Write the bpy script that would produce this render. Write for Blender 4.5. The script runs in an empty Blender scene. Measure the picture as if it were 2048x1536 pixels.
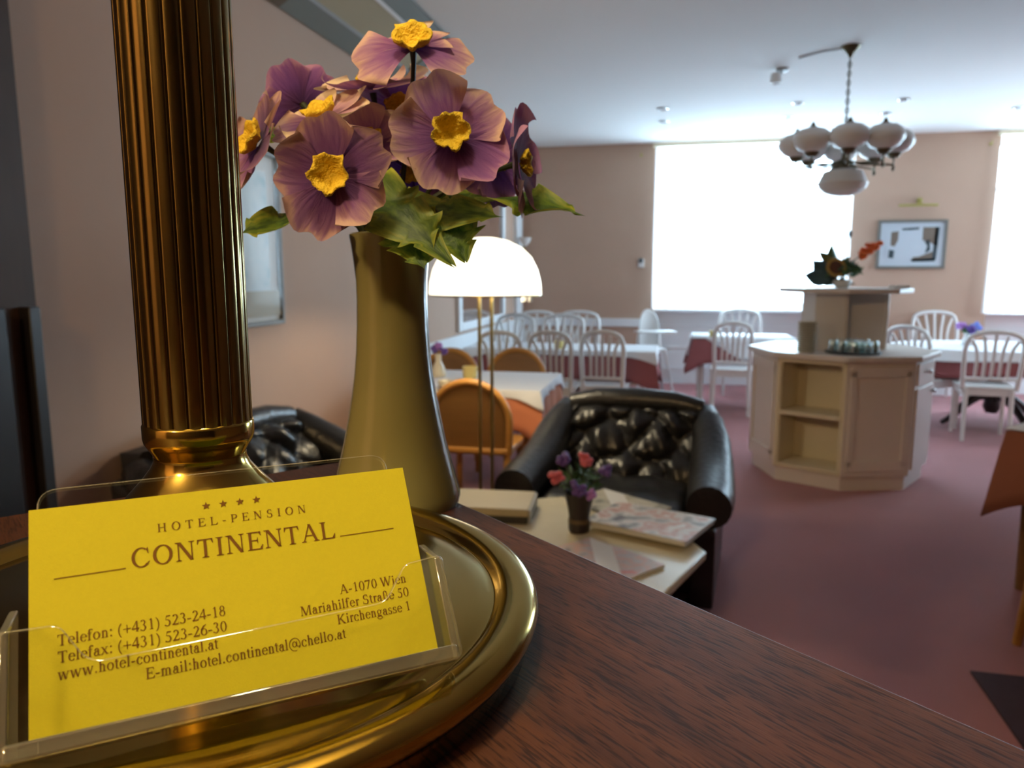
import bpy, bmesh, math, random
from mathutils import Vector, Matrix
random.seed(7)
PI = math.pi
rad = math.radians
SC = bpy.context.scene
COL = SC.collection

# ------------------------------------------------------------------ camera
CAM_H = 1.40
F_PX = 1500.0
PITCH = math.atan(222 / F_PX)
YAW = rad(12.5)
FW = Vector((-math.sin(YAW) * math.cos(PITCH), math.cos(YAW) * math.cos(PITCH), -math.sin(PITCH)))
RT = Vector((math.cos(YAW), math.sin(YAW), 0))
UP = RT.cross(FW)
CP = Vector((0, 0, CAM_H))
cam_data = bpy.data.cameras.new('camera')
cam = bpy.data.objects.new('camera', cam_data)
COL.objects.link(cam)
m3 = Matrix((RT, UP, -FW)).transposed()
cam.matrix_world = Matrix.Translation(CP) @ m3.to_4x4()
cam_data.sensor_width = 36
cam_data.sensor_fit = 'HORIZONTAL'
cam_data.lens = F_PX / 2048 * 36
cam_data.clip_start = 0.01
cam_data.clip_end = 100
cam_data.dof.use_dof = True
cam_data.dof.focus_distance = 0.222
cam_data.dof.aperture_fstop = 23
SC.camera = cam

# ------------------------------------------------------------------ world, exposure
w = bpy.data.worlds.new('overcast_sky')
SC.world = w
w.use_nodes = True
bg = w.node_tree.nodes['Background']
bg.inputs[0].default_value = (0.60, 0.83, 1.0, 1)
bg.inputs[1].default_value = 22.5
vs = SC.view_settings
vs.view_transform = 'Standard'
vs.look = 'None'
vs.exposure = 0.0
vs.gamma = 1.0
vs.use_curve_mapping = False
SC.cycles.use_denoising = True
SC.cycles.max_bounces = 8
SC.cycles.transparent_max_bounces = 16
SC.cycles.caustics_reflective = False
SC.cycles.caustics_refractive = False
SC.cycles.sample_clamp_indirect = 6.0

def lamp(name, kind, loc, energy, color, size=0.1, size_y=None, rot=(0, 0, 0), portal=False):
    d = bpy.data.lights.new(name, kind)
    d.energy = energy
    d.color = color
    if kind == 'AREA':
        d.shape = 'RECTANGLE'
        d.size = size
        d.size_y = size_y or size
        if portal:
            d.cycles.is_portal = True
    else:
        d.shadow_soft_size = size
    o = bpy.data.objects.new(name, d)
    COL.objects.link(o)
    o.location = loc
    o.rotation_euler = rot
    return o
WINDOWS = [(-0.31, 1.87), (3.38, 5.5)]
for wx0, wx1 in WINDOWS:      # daylight comes from the sky through each window opening
    lamp('window_daylight', 'AREA', ((wx0 + wx1) / 2, 10.02, 1.93), 1, (1, 1, 1), wx1 - wx0, 1.96, (rad(-90), 0, 0), portal=True)

lamp('window_daylight', 'AREA', (6.52, 8.4, 1.85), 1, (1, 1, 1), 1.9, 1.6, (0, rad(90), 0), portal=True)   # window in the right wall

# ------------------------------------------------------------------ photo measurement -> point of the room
def ray(x, y):
    return FW + RT * ((x - 1024) / F_PX) - UP * ((y - 768) / F_PX)
def W(x, y, dep):
    return CP + ray(x, y) * dep
def onz(x, y, z):
    d = ray(x, y)
    return CP + d * ((z - CAM_H) / d.z)

# ------------------------------------------------------------------ materials
def new_mat(name):
    m = bpy.data.materials.new(name)
    m.use_nodes = True
    return m, m.node_tree.nodes, m.node_tree.links, m.node_tree.nodes['Principled BSDF']
def mat(name, col, rough=0.6, metal=0.0, var=0.0, scale=8.0, bump=0.0, bscale=None, spec=0.5, emit=None, estr=0.0, stretch=None, sheen=0.0, coat=0.0):
    m, N, L, P = new_mat(name)
    P.inputs['Base Color'].default_value = (*col, 1)
    P.inputs['Roughness'].default_value = rough
    P.inputs['Metallic'].default_value = metal
    P.inputs['Specular IOR Level'].default_value = spec
    P.inputs['Sheen Weight'].default_value = sheen
    P.inputs['Coat Weight'].default_value = coat
    if emit:
        P.inputs['Emission Color'].default_value = (*emit, 1)
        P.inputs['Emission Strength'].default_value = estr
    tc = N.new('ShaderNodeTexCoord')
    mp = N.new('ShaderNodeMapping')
    L.new(tc.outputs['Object'], mp.inputs[0])
    if stretch:
        mp.inputs['Scale'].default_value = stretch
    no = N.new('ShaderNodeTexNoise')
    no.inputs['Scale'].default_value = scale
    no.inputs['Detail'].default_value = 4
    L.new(mp.outputs[0], no.inputs['Vector'])
    if var:
        mx = N.new('ShaderNodeMix')
        mx.data_type = 'RGBA'
        mx.inputs[6].default_value = (*[c * (1 - var) for c in col], 1)
        mx.inputs[7].default_value = (*[min(1, c * (1 + var)) for c in col], 1)
        L.new(no.outputs[0], mx.inputs[0])
        L.new(mx.outputs[2], P.inputs['Base Color'])
    if bump:
        n2 = no
        if bscale:
            n2 = N.new('ShaderNodeTexNoise')
            n2.inputs['Scale'].default_value = bscale
            L.new(mp.outputs[0], n2.inputs['Vector'])
        b = N.new('ShaderNodeBump')
        b.inputs['Strength'].default_value = bump
        b.inputs['Distance'].default_value = 0.01
        L.new(n2.outputs[0], b.inputs['Height'])
        L.new(b.outputs[0], P.inputs['Normal'])
    return m

M = {}
M['wall'] = mat('rose_brown_wall_paint', (0.495, 0.335, 0.25), 0.85, var=0.04, scale=3, bump=0.05, bscale=120)
M['ceiling'] = mat('white_ceiling_paint', (0.86, 0.86, 0.85), 0.9, bump=0.03, bscale=90)
M['carpet'] = mat('dusty_rose_carpet', (0.36, 0.105, 0.115), 0.95, var=0.18, scale=2.2, bump=0.5, bscale=420, sheen=0.3)
M['white'] = mat('white_lacquer', (0.78, 0.78, 0.77), 0.35, var=0.02)
M['white_rough'] = mat('white_wall_paint', (0.80, 0.82, 0.84), 0.7)
M['buffet'] = mat('warm_grey_lacquer', (0.74, 0.68, 0.62), 0.35, var=0.02)
M['cream'] = mat('cream_lacquer', (0.72, 0.64, 0.46), 0.4, var=0.02)
M['white_cloth'] = mat('white_linen', (0.82, 0.83, 0.86), 0.85, bump=0.1, bscale=200)
M['burgundy'] = mat('old_rose_cloth', (0.28, 0.085, 0.088), 0.9, var=0.08, bump=0.1, bscale=250)
M['orange_cloth'] = mat('terracotta_cloth', (0.55, 0.19, 0.09), 0.9, var=0.06, bump=0.1, bscale=250)
M['rust_cloth'] = mat('rust_brown_cloth', (0.31, 0.115, 0.07), 0.9, var=0.06, bump=0.1, bscale=250)
M['beech'] = mat('orange_beech_wood', (0.50, 0.24, 0.055), 0.4, var=0.15, scale=6, stretch=(1, 1, 8))
M['beech_dark'] = mat('brown_beech_veneer', (0.22, 0.105, 0.028), 0.5, var=0.15, scale=6, stretch=(1, 1, 8))
M['dark_wood'] = mat('dark_stained_wood', (0.055, 0.027, 0.013), 0.65, var=0.2, scale=5, stretch=(8, 8, 1))
M['black'] = mat('black_lacquer', (0.012, 0.010, 0.010), 0.4)
M['black_wood'] = mat('black_brown_wood', (0.018, 0.010, 0.010), 0.35)
M['leather'] = mat('black_leather', (0.012, 0.012, 0.013), 0.33, bump=0.35, bscale=45, coat=0.0)
M['brass_old'] = mat('aged_brass', (0.45, 0.34, 0.12), 0.3, metal=1.0)
M['brass_dull'] = mat('dull_bronze', (0.12, 0.095, 0.055), 0.4, metal=0.8)
M['opal'] = mat('opal_glass', (0.80, 0.79, 0.77), 0.25)
M['chrome'] = mat('chrome', (0.7, 0.7, 0.7), 0.2, metal=1.0)
M['blue_box'] = mat('pale_blue_card', (0.25, 0.62, 0.75), 0.6)
M['grey'] = mat('grey_plastic', (0.35, 0.36, 0.37), 0.5)
M['dark_plastic'] = mat('dark_plastic', (0.05, 0.06, 0.07), 0.5)
M['green'] = mat('dark_green_foliage', (0.05, 0.12, 0.04), 0.6, var=0.4, scale=30)
M['olive'] = mat('olive_leaf', (0.17, 0.18, 0.06), 0.6, var=0.3, scale=30)
M['teal'] = mat('blue_green_leaf', (0.05, 0.10, 0.11), 0.6, var=0.3, scale=30)
M['orange'] = mat('orange_blossom', (0.85, 0.16, 0.03), 0.6, var=0.2, scale=40)
M['pink'] = mat('pink_blossom', (0.70, 0.16, 0.22), 0.6, var=0.25, scale=60)
M['violet'] = mat('violet_blossom', (0.13, 0.07, 0.33), 0.6, var=0.3, scale=60)
M['blue'] = mat('blue_blossom', (0.14, 0.20, 0.62), 0.6, var=0.3, scale=60)
M['lilac'] = mat('lilac_blossom', (0.42, 0.20, 0.58), 0.6, var=0.3, scale=60)
M['sun_disc'] = mat('brown_seed_head', (0.10, 0.035, 0.015), 0.8, var=0.4, scale=90)
M['sun_petal'] = mat('ochre_petal', (0.40, 0.24, 0.05), 0.7, var=0.3, scale=40)
M['yellow_wax'] = mat('pale_yellow_wax', (0.72, 0.58, 0.20), 0.5)
M['cream_ceramic'] = mat('cream_ceramic', (0.72, 0.66, 0.50), 0.25)
M['marble'] = mat('cream_stone_top', (0.66, 0.60, 0.42), 0.25, var=0.08, scale=14)
M['grey_paint'] = mat('grey_green_frame_paint', (0.165, 0.175, 0.155), 0.5)
M['beige_panel'] = mat('beige_panel', (0.38, 0.32, 0.20), 0.35)
M['brown_trim'] = mat('brown_frame_end', (0.10, 0.065, 0.03), 0.5)
M['blue_carpet'] = mat('dark_plum_mat', (0.045, 0.020, 0.030), 0.95, var=0.2, scale=30, bump=0.4, bscale=300)
M['folder'] = mat('beige_folder', (0.42, 0.36, 0.24), 0.5)
M['gold_paint'] = mat('gilt_metal', (0.42, 0.36, 0.12), 0.4, metal=0.6)

def glass_mat(name, tint=(1, 1, 1), f=0.08, rough=0.02, edge_light=0.0):
    m, N, L, P = new_mat(name)
    N.remove(P)
    out = N['Material Output']
    tr = N.new('ShaderNodeBsdfTransparent')
    tr.inputs[0].default_value = (*tint, 1)
    gl = N.new('ShaderNodeBsdfGlossy')
    gl.inputs['Roughness'].default_value = rough
    fr = N.new('ShaderNodeFresnel')
    fr.inputs[0].default_value = 1.49
    ad = N.new('ShaderNodeMath')
    ad.operation = 'ADD'
    ad.inputs[1].default_value = f
    L.new(fr.outputs[0], ad.inputs[0])
    # the far face of the thin sheet does not reflect again
    ge = N.new('ShaderNodeNewGeometry')
    iv = N.new('ShaderNodeMath'); iv.operation = 'SUBTRACT'; iv.inputs[0].default_value = 1.0
    L.new(ge.outputs['Backfacing'], iv.inputs[1])
    mu = N.new('ShaderNodeMath'); mu.operation = 'MULTIPLY'; mu.use_clamp = True
    L.new(ad.outputs[0], mu.inputs[0]); L.new(iv.outputs[0], mu.inputs[1])
    mx = N.new('ShaderNodeMixShader')
    L.new(mu.outputs[0], mx.inputs[0])
    L.new(tr.outputs[0], mx.inputs[1])
    L.new(gl.outputs[0], mx.inputs[2])
    if edge_light:      # pale diffuse colour painted in, so clear edges look lit
        df = N.new('ShaderNodeBsdfDiffuse'); df.inputs[0].default_value = (0.80, 0.80, 0.68, 1)
        m2 = N.new('ShaderNodeMixShader'); m2.inputs[0].default_value = edge_light
        L.new(mx.outputs[0], m2.inputs[1]); L.new(df.outputs[0], m2.inputs[2])
        mx = m2
    L.new(mx.outputs[0], out.inputs[0])
    return m
M['acrylic'] = glass_mat('clear_acrylic', (0.97, 0.97, 0.955), -0.02, 0.02)
M['acrylic_edge'] = glass_mat('brightened_acrylic_edge', (0.94, 0.94, 0.88), 0.22, 0.06, 0.12)  # extra gloss and white mixed in to paint the edges brighter
M['picture_glass'] = glass_mat('picture_glass', (0.98, 0.98, 0.98), -0.03, 0.04)
M['pane'] = glass_mat('window_glass', (0.98, 0.99, 1.0), 0.0)
M['glass'] = glass_mat('drinking_glass', (0.9, 0.95, 0.95), 0.12)

def sheer_mat():
    m, N, L, P = new_mat('white_sheer_voile')
    N.remove(P)
    out = N['Material Output']
    tr = N.new('ShaderNodeBsdfTransparent')
    tl = N.new('ShaderNodeBsdfTranslucent')
    tl.inputs[0].default_value = (0.9, 0.93, 0.95, 1)
    df = N.new('ShaderNodeBsdfDiffuse')
    df.inputs[0].default_value = (0.85, 0.88, 0.9, 1)
    a = N.new('ShaderNodeMixShader')
    a.inputs[0].default_value = 0.35
    L.new(tl.outputs[0], a.inputs[1]); L.new(df.outputs[0], a.inputs[2])
    b = N.new('ShaderNodeMixShader')
    b.inputs[0].default_value = 0.6
    L.new(tr.outputs[0], b.inputs[1]); L.new(a.outputs[0], b.inputs[2])
    L.new(b.outputs[0], out.inputs[0])
    return m
M['sheer'] = sheer_mat()

def wood_mat():
    m, N, L, P = new_mat('mahogany_counter_wood')
    tc = N.new('ShaderNodeTexCoord')
    mp = N.new('ShaderNodeMapping')
    mp.inputs['Scale'].default_value = (7, 120, 60)      # the grain runs along local x
    L.new(tc.outputs['Object'], mp.inputs[0])
    n1 = N.new('ShaderNodeTexNoise')
    n1.inputs['Scale'].default_value = 1.0; n1.inputs['Detail'].default_value = 5; n1.inputs['Roughness'].default_value = 0.6
    L.new(mp.outputs[0], n1.inputs['Vector'])
    cr = N.new('ShaderNodeValToRGB')
    e = cr.color_ramp.elements
    e[0].position = 0.25; e[0].color = (0.040, 0.014, 0.007, 1)
    e[1].position = 0.75; e[1].color = (0.112, 0.042, 0.020, 1)
    L.new(n1.outputs[0], cr.inputs[0])
    mp2 = N.new('ShaderNodeMapping')
    mp2.inputs['Scale'].default_value = (110, 1300, 60)   # fine dark pores
    L.new(tc.outputs['Object'], mp2.inputs[0])
    n2 = N.new('ShaderNodeTexNoise')
    n2.inputs['Scale'].default_value = 1.0; n2.inputs['Detail'].default_value = 2
    L.new(mp2.outputs[0], n2.inputs['Vector'])
    cr2 = N.new('ShaderNodeValToRGB')
    f = cr2.color_ramp.elements
    f[0].position = 0.36; f[0].color = (0.30, 0.28, 0.28, 1)
    f[1].position = 0.50; f[1].color = (1, 1, 1, 1)
    L.new(n2.outputs[0], cr2.inputs[0])
    mx = N.new('ShaderNodeMix'); mx.data_type = 'RGBA'; mx.blend_type = 'MULTIPLY'; mx.inputs[0].default_value = 1
    L.new(cr.outputs[0], mx.inputs[6]); L.new(cr2.outputs[0], mx.inputs[7])
    L.new(mx.outputs[2], P.inputs['Base Color'])
    P.inputs['Roughness'].default_value = 0.5
    P.inputs['Specular IOR Level'].default_value = 0.28
    b = N.new('ShaderNodeBump'); b.inputs['Strength'].default_value = 0.12; b.inputs['Distance'].default_value = 0.0004
    L.new(n2.outputs[0], b.inputs['Height']); L.new(b.outputs[0], P.inputs['Normal'])
    return m
M['counter'] = wood_mat()

def brass_mat(name, col, rough):
    m, N, L, P = new_mat(name)
    P.inputs['Metallic'].default_value = 1
    P.inputs['Base Color'].default_value = (*col, 1)
    tc = N.new('ShaderNodeTexCoord')
    no = N.new('ShaderNodeTexNoise'); no.inputs['Scale'].default_value = 60; no.inputs['Detail'].default_value = 3
    L.new(tc.outputs['Object'], no.inputs['Vector'])
    mr = N.new('ShaderNodeMapRange')
    mr.inputs[3].default_value = rough * 0.8; mr.inputs[4].default_value = rough * 1.3
    L.new(no.outputs[0], mr.inputs[0]); L.new(mr.outputs[0], P.inputs['Roughness'])
    return m
M['brass'] = brass_mat('polished_brass', (0.48, 0.345, 0.08), 0.13)
M['brass_column'] = brass_mat('dark_lacquered_brass', (0.27, 0.205, 0.072), 0.16)

def petal_mat(name, inner, mid, outer, edge):
    m, N, L, P = new_mat(name)
    uv = N.new('ShaderNodeTexCoord')
    sp = N.new('ShaderNodeSeparateXYZ')
    L.new(uv.outputs['UV'], sp.inputs[0])
    mp = N.new('ShaderNodeMapping'); mp.inputs['Scale'].default_value = (10, 1.8, 1)
    L.new(uv.outputs['UV'], mp.inputs[0])
    vn = N.new('ShaderNodeTexNoise'); vn.inputs['Scale'].default_value = 1.0; vn.inputs['Detail'].default_value = 5; vn.inputs['Distortion'].default_value = 0.6
    L.new(mp.outputs[0], vn.inputs['Vector'])
    ma = N.new('ShaderNodeMath'); ma.operation = 'MULTIPLY_ADD'; ma.inputs[1].default_value = 0.70; ma.inputs[2].default_value = -0.38
    L.new(vn.outputs[0], ma.inputs[0])
    ad = N.new('ShaderNodeMath'); ad.operation = 'ADD'
    # paler towards the rim on both sides
    s0 = N.new('ShaderNodeMath'); s0.operation = 'SUBTRACT'; s0.inputs[1].default_value = 0.5
    L.new(sp.outputs[0], s0.inputs[0])
    s1 = N.new('ShaderNodeMath'); s1.operation = 'MULTIPLY'
    L.new(s0.outputs[0], s1.inputs[0]); L.new(s0.outputs[0], s1.inputs[1])
    s2 = N.new('ShaderNodeMath'); s2.operation = 'MULTIPLY_ADD'; s2.inputs[1].default_value = 1.3
    L.new(s1.outputs[0], s2.inputs[0]); L.new(sp.outputs[1], s2.inputs[2])
    L.new(s2.outputs[0], ad.inputs[0]); L.new(ma.outputs[0], ad.inputs[1])
    cr = N.new('ShaderNodeValToRGB')
    e = cr.color_ramp.elements
    e[0].position = 0.12; e[0].color = (*inner, 1)
    e[1].position = 1.0; e[1].color = (*edge, 1)
    a = e.new(0.48); a.color = (*mid, 1)
    b = e.new(0.80); b.color = (*outer, 1)
    L.new(ad.outputs[0], cr.inputs[0])
    L.new(cr.outputs[0], P.inputs['Base Color'])
    P.inputs['Roughness'].default_value = 0.75
    P.inputs['Specular IOR Level'].default_value = 0.2
    P.inputs['Sheen Weight'].default_value = 0.2
    bp = N.new('ShaderNodeBump'); bp.inputs['Strength'].default_value = 0.5; bp.inputs['Distance'].default_value = 0.0012
    L.new(vn.outputs[0], bp.inputs['Height']); L.new(bp.outputs[0], P.inputs['Normal'])
    tl = N.new('ShaderNodeBsdfTranslucent')
    L.new(cr.outputs[0], tl.inputs[0])
    mx = N.new('ShaderNodeMixShader'); mx.inputs[0].default_value = 0.25
    L.new(P.outputs[0], mx.inputs[1]); L.new(tl.outputs[0], mx.inputs[2])
    L.new(mx.outputs[0], N['Material Output'].inputs[0])
    return m
M['petal_dark'] = petal_mat('dark_purple_silk', (0.050, 0.012, 0.10), (0.12, 0.040, 0.17), (0.24, 0.115, 0.25), (0.44, 0.27, 0.28))
M['petal'] = petal_mat('purple_pink_silk', (0.11, 0.03, 0.19), (0.25, 0.10, 0.31), (0.47, 0.27, 0.39), (0.68, 0.46, 0.42))
M['petal_pale'] = petal_mat('pale_pink_silk', (0.24, 0.10, 0.28), (0.52, 0.30, 0.42), (0.70, 0.48, 0.47), (0.82, 0.66, 0.50))
M['petal_violet'] = petal_mat('deep_violet_silk', (0.08, 0.025, 0.15), (0.17, 0.06, 0.27), (0.25, 0.10, 0.33), (0.40, 0.20, 0.38))
M['stamen'] = mat('yellow_flower_eye', (0.80, 0.54, 0.025), 0.7, var=0.25, scale=220, bump=0.4, bscale=900)
M['stem'] = mat('dark_green_stem', (0.020, 0.028, 0.012), 0.5)

def leaf_mat():
    m, N, L, P = new_mat('green_silk_leaf')
    uv = N.new('ShaderNodeTexCoord')
    sp = N.new('ShaderNodeSeparateXYZ')
    L.new(uv.outputs['UV'], sp.inputs[0])
    no = N.new('ShaderNodeTexNoise'); no.inputs['Scale'].default_value = 7; no.inputs['Detail'].default_value = 4
    L.new(uv.outputs['UV'], no.inputs['Vector'])
    ab = N.new('ShaderNodeMath'); ab.operation = 'SUBTRACT'; ab.inputs[1].default_value = 0.5
    L.new(sp.outputs[0], ab.inputs[0])
    a2 = N.new('ShaderNodeMath'); a2.operation = 'ABSOLUTE'
    L.new(ab.outputs[0], a2.inputs[0])
    mu = N.new('ShaderNodeMath'); mu.operation = 'MULTIPLY_ADD'; mu.inputs[1].default_value = 0.9; mu.inputs[2].default_value = -0.15
    L.new(a2.outputs[0], mu.inputs[0])
    ad = N.new('ShaderNodeMath'); ad.operation = 'ADD'
    L.new(mu.outputs[0], ad.inputs[0]); L.new(no.outputs[0], ad.inputs[1])
    cr = N.new('ShaderNodeValToRGB')
    e = cr.color_ramp.elements
    e[0].position = 0.35; e[0].color = (0.035, 0.085, 0.012, 1)
    e[1].position = 0.95; e[1].color = (0.46, 0.46, 0.05, 1)
    k = e.new(0.62); k.color = (0.15, 0.24, 0.025, 1)
    L.new(ad.outputs[0], cr.inputs[0]); L.new(cr.outputs[0], P.inputs['Base Color'])
    P.inputs['Roughness'].default_value = 0.5
    bp = N.new('ShaderNodeBump'); bp.inputs['Strength'].default_value = 0.6; bp.inputs['Distance'].default_value = 0.001
    L.new(no.outputs[0], bp.inputs['Height']); L.new(bp.outputs[0], P.inputs['Normal'])
    tl = N.new('ShaderNodeBsdfTranslucent'); L.new(cr.outputs[0], tl.inputs[0])
    mx = N.new('ShaderNodeMixShader'); mx.inputs[0].default_value = 0.25
    L.new(P.outputs[0], mx.inputs[1]); L.new(tl.outputs[0], mx.inputs[2])
    L.new(mx.outputs[0], N['Material Output'].inputs[0])
    return m
M['leaf'] = leaf_mat()
M['card'] = mat('yellow_laid_card', (0.68, 0.62, 0.030), 0.75, var=0.03, scale=900, bump=0.08, bscale=2500, spec=0.2)
M['ink'] = mat('brown_printing_ink', (0.19, 0.085, 0.014), 0.7, spec=0.2)
M['vase'] = mat('ivory_glazed_ceramic', (0.245, 0.225, 0.092), 0.14, var=0.04, scale=5, coat=0.5)
def print_mat(name, cols, scale=9.0, stretch=(1, 1, 1)):
    """a printed page: blocks of picture and text too blurred to read"""
    m, N, L, P = new_mat(name)
    tc = N.new('ShaderNodeTexCoord')
    mp = N.new('ShaderNodeMapping'); mp.inputs['Scale'].default_value = stretch
    L.new(tc.outputs['Object'], mp.inputs[0])
    no = N.new('ShaderNodeTexNoise'); no.inputs['Scale'].default_value = scale; no.inputs['Detail'].default_value = 2.5
    L.new(mp.outputs[0], no.inputs['Vector'])
    cr = N.new('ShaderNodeValToRGB')
    e = cr.color_ramp.elements
    n = len(cols)
    e[0].position = 0.30; e[0].color = (*cols[0], 1)
    e[1].position = 0.70; e[1].color = (*cols[-1], 1)
    for i, c in enumerate(cols[1:-1]):
        x = e.new(0.30 + 0.40 * (i + 1) / (n - 1)); x.color = (*c, 1)
    L.new(no.outputs[0], cr.inputs[0]); L.new(cr.outputs[0], P.inputs['Base Color'])
    P.inputs['Roughness'].default_value = 0.45
    return m
M['news'] = print_mat('newspaper_page', [(0.06, 0.06, 0.08), (0.30, 0.30, 0.31), (0.66, 0.65, 0.62), (0.50, 0.26, 0.22), (0.74, 0.74, 0.72)], 13)
M['magazine'] = print_mat('magazine_cover', [(0.15, 0.15, 0.18), (0.50, 0.42, 0.38), (0.62, 0.36, 0.28), (0.48, 0.44, 0.42), (0.60, 0.22, 0.17)], 11)
M['news_grey'] = print_mat('grey_newspaper_page', [(0.05, 0.05, 0.05), (0.40, 0.38, 0.30), (0.55, 0.52, 0.42), (0.50, 0.48, 0.40)], 10)
M['paper'] = mat('white_paper', (0.78, 0.78, 0.76), 0.7)
M['print_blue'] = print_mat('pale_blue_print', [(0.22, 0.42, 0.48), (0.55, 0.63, 0.64), (0.62, 0.68, 0.68), (0.50, 0.60, 0.64)], 5, (1, 3, 1.2))
M['art_dark'] = mat('dark_slate_ink', (0.035, 0.055, 0.065), 0.6)
M['art_brown'] = mat('taupe_ink', (0.17, 0.13, 0.10), 0.6)
M['art_white'] = mat('pale_blue_white_paper', (0.52, 0.58, 0.64), 0.6)
M['mirror'] = mat('mirror_glass', (0.90, 0.82, 0.79), 0.03, metal=1.0)
M['lamp_shade_lit'] = mat('lit_white_lamp_glass', (0.9, 0.88, 0.8), 0.3, emit=(1.0, 0.93, 0.72), estr=2.6)

# ------------------------------------------------------------------ mesh helpers
def BM():
    return bmesh.new()
def box(bm, c, s, rz=0.0, R=None):
    r = bmesh.ops.create_cube(bm, size=1.0)
    T = Matrix.Translation(Vector(c)) @ (R.to_4x4() if R else Matrix.Rotation(rz, 4, 'Z')) @ Matrix.Diagonal((*s, 1))
    bmesh.ops.transform(bm, matrix=T, verts=r['verts'])
    return r['verts']
def frame_z(d):
    d = Vector(d).normalized()
    a = Vector((0, 0, 1)) if abs(d.z) < 0.95 else Vector((1, 0, 0))
    x = a.cross(d).normalized()
    return Matrix((x, d.cross(x), d)).transposed()
def bar(bm, p, q, w, t, up=None):
    p, q = Vector(p), Vector(q)
    d = (q - p)
    z = d.normalized()
    a = Vector(up) if up else (Vector((0, 1, 0)) if abs(z.y) < 0.9 else Vector((1, 0, 0)))
    x = a.cross(z).normalized()
    R = Matrix((x, z.cross(x), z)).transposed()
    return box(bm, (p + q) / 2, (w, t, d.length), R=R)
def tube(bm, pts, r, n=8, cap=True):
    pts = [Vector(p) for p in pts]
    rr = r if isinstance(r, (list, tuple)) else [r] * len(pts)
    rings = []
    ref = None
    for i, p in enumerate(pts):
        d = (pts[min(i + 1, len(pts) - 1)] - pts[max(i - 1, 0)]).normalized()
        if ref is None:
            ref = Vector((0, 0, 1)) if abs(d.z) < 0.9 else Vector((1, 0, 0))
        x = ref - d * ref.dot(d)
        x.normalize()
        y = d.cross(x)
        ref = x
        rings.append([bm.verts.new(p + (x * math.cos(2 * PI * k / n) + y * math.sin(2 * PI * k / n)) * rr[i]) for k in range(n)])
    for a, b in zip(rings, rings[1:]):
        for k in range(n):
            bm.faces.new((a[k], a[(k + 1) % n], b[(k + 1) % n], b[k]))
    if cap:
        bm.faces.new(rings[0][::-1]); bm.faces.new(rings[-1])
def lathe(bm, prof, n=32, c=(0, 0, 0), mod=None, sx=1.0, sy=1.0):
    c = Vector(c)
    rings = []
    for r, z in prof:
        if r < 1e-6:
            rings.append([bm.verts.new(c + Vector((0, 0, z)))])
        else:
            ring = []
            for k in range(n):
                a = 2 * PI * k / n
                q = r * (mod(a) if mod else 1)
                ring.append(bm.verts.new(c + Vector((q * math.cos(a) * sx, q * math.sin(a) * sy, z))))
            rings.append(ring)
    for a, b in zip(rings, rings[1:]):
        if len(a) == 1 and len(b) == 1:
            continue
        for k in range(n):
            k2 = (k + 1) % n
            if len(a) == 1:
                bm.faces.new((a[0], b[k2], b[k]))
            elif len(b) == 1:
                bm.faces.new((a[k], a[k2], b[0]))
            else:
                bm.faces.new((a[k], a[k2], b[k2], b[k]))
    return rings
def prism(bm, poly, z0, z1, T=None):
    n = len(poly)
    lo = [bm.verts.new(Vector((x, y, z0))) for x, y in poly]
    hi = [bm.verts.new(Vector((x, y, z1))) for x, y in poly]
    bm.faces.new(lo[::-1]); bm.faces.new(hi)
    for k in range(n):
        bm.faces.new((lo[k], lo[(k + 1) % n], hi[(k + 1) % n], hi[k]))
    if T is not None:
        bmesh.ops.transform(bm, matrix=T, verts=lo + hi)
    return lo + hi
def ball(bm, c, r, u=16, v=10):
    r = r if isinstance(r, (tuple, list)) else (r, r, r)
    k = bmesh.ops.create_uvsphere(bm, u_segments=u, v_segments=v, radius=1)
    bmesh.ops.transform(bm, matrix=Matrix.Translation(Vector(c)) @ Matrix.Diagonal((*r, 1)), verts=k['verts'])
def grid(bm, f, nu, nv, uv=False):
    V = [[bm.verts.new(Vector(f(i / nu, j / nv))) for i in range(nu + 1)] for j in range(nv + 1)]
    lay = bm.loops.layers.uv.verify() if uv else None
    for j in range(nv):
        for i in range(nu):
            fc = bm.faces.new((V[j][i], V[j][i + 1], V[j + 1][i + 1], V[j + 1][i]))
            if uv:
                for lp, (a, b) in zip(fc.loops, ((i, j), (i + 1, j), (i + 1, j + 1), (i, j + 1))):
                    lp[lay].uv = (a / nu, b / nv)
    return V
def obj(name, bm, m, parent=None, smooth=True, ang=38, bevel=0, solid=0, sub=0):
    bmesh.ops.recalc_face_normals(bm, faces=bm.faces)
    me = bpy.data.meshes.new(name)
    bm.to_mesh(me)
    bm.free()
    for mm in (m if isinstance(m, (list, tuple)) else [m]):
        me.materials.append(M[mm] if isinstance(mm, str) else mm)
    if smooth:
        me.shade_smooth()
        me.set_sharp_from_angle(angle=rad(ang))
    o = bpy.data.objects.new(name, me)
    COL.objects.link(o)
    if parent:
        o.parent = parent
    if bevel:
        b = o.modifiers.new('edge', 'BEVEL'); b.width = bevel; b.segments = 2; b.limit_method = 'ANGLE'
    if solid:
        s = o.modifiers.new('thickness', 'SOLIDIFY'); s.thickness = solid; s.offset = 0
    if sub:
        s = o.modifiers.new('soft', 'SUBSURF'); s.levels = sub; s.render_levels = sub
    return o
def tag(o, label, cat, group=None, kind=None):
    o['label'] = label
    o['category'] = cat
    if group:
        o['group'] = group
    if kind:
        o['kind'] = kind
    return o
def thing(name, label, cat, loc=(0, 0, 0), rz=0.0, group=None, Mx=None):
    o = bpy.data.objects.new(name, None)
    o.empty_display_size = 0.05
    COL.objects.link(o)
    if Mx is not None:
        o.matrix_world = Mx
    else:
        o.location = loc
        o.rotation_euler = (0, 0, rz)
    return tag(o, label, cat, group)
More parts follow.
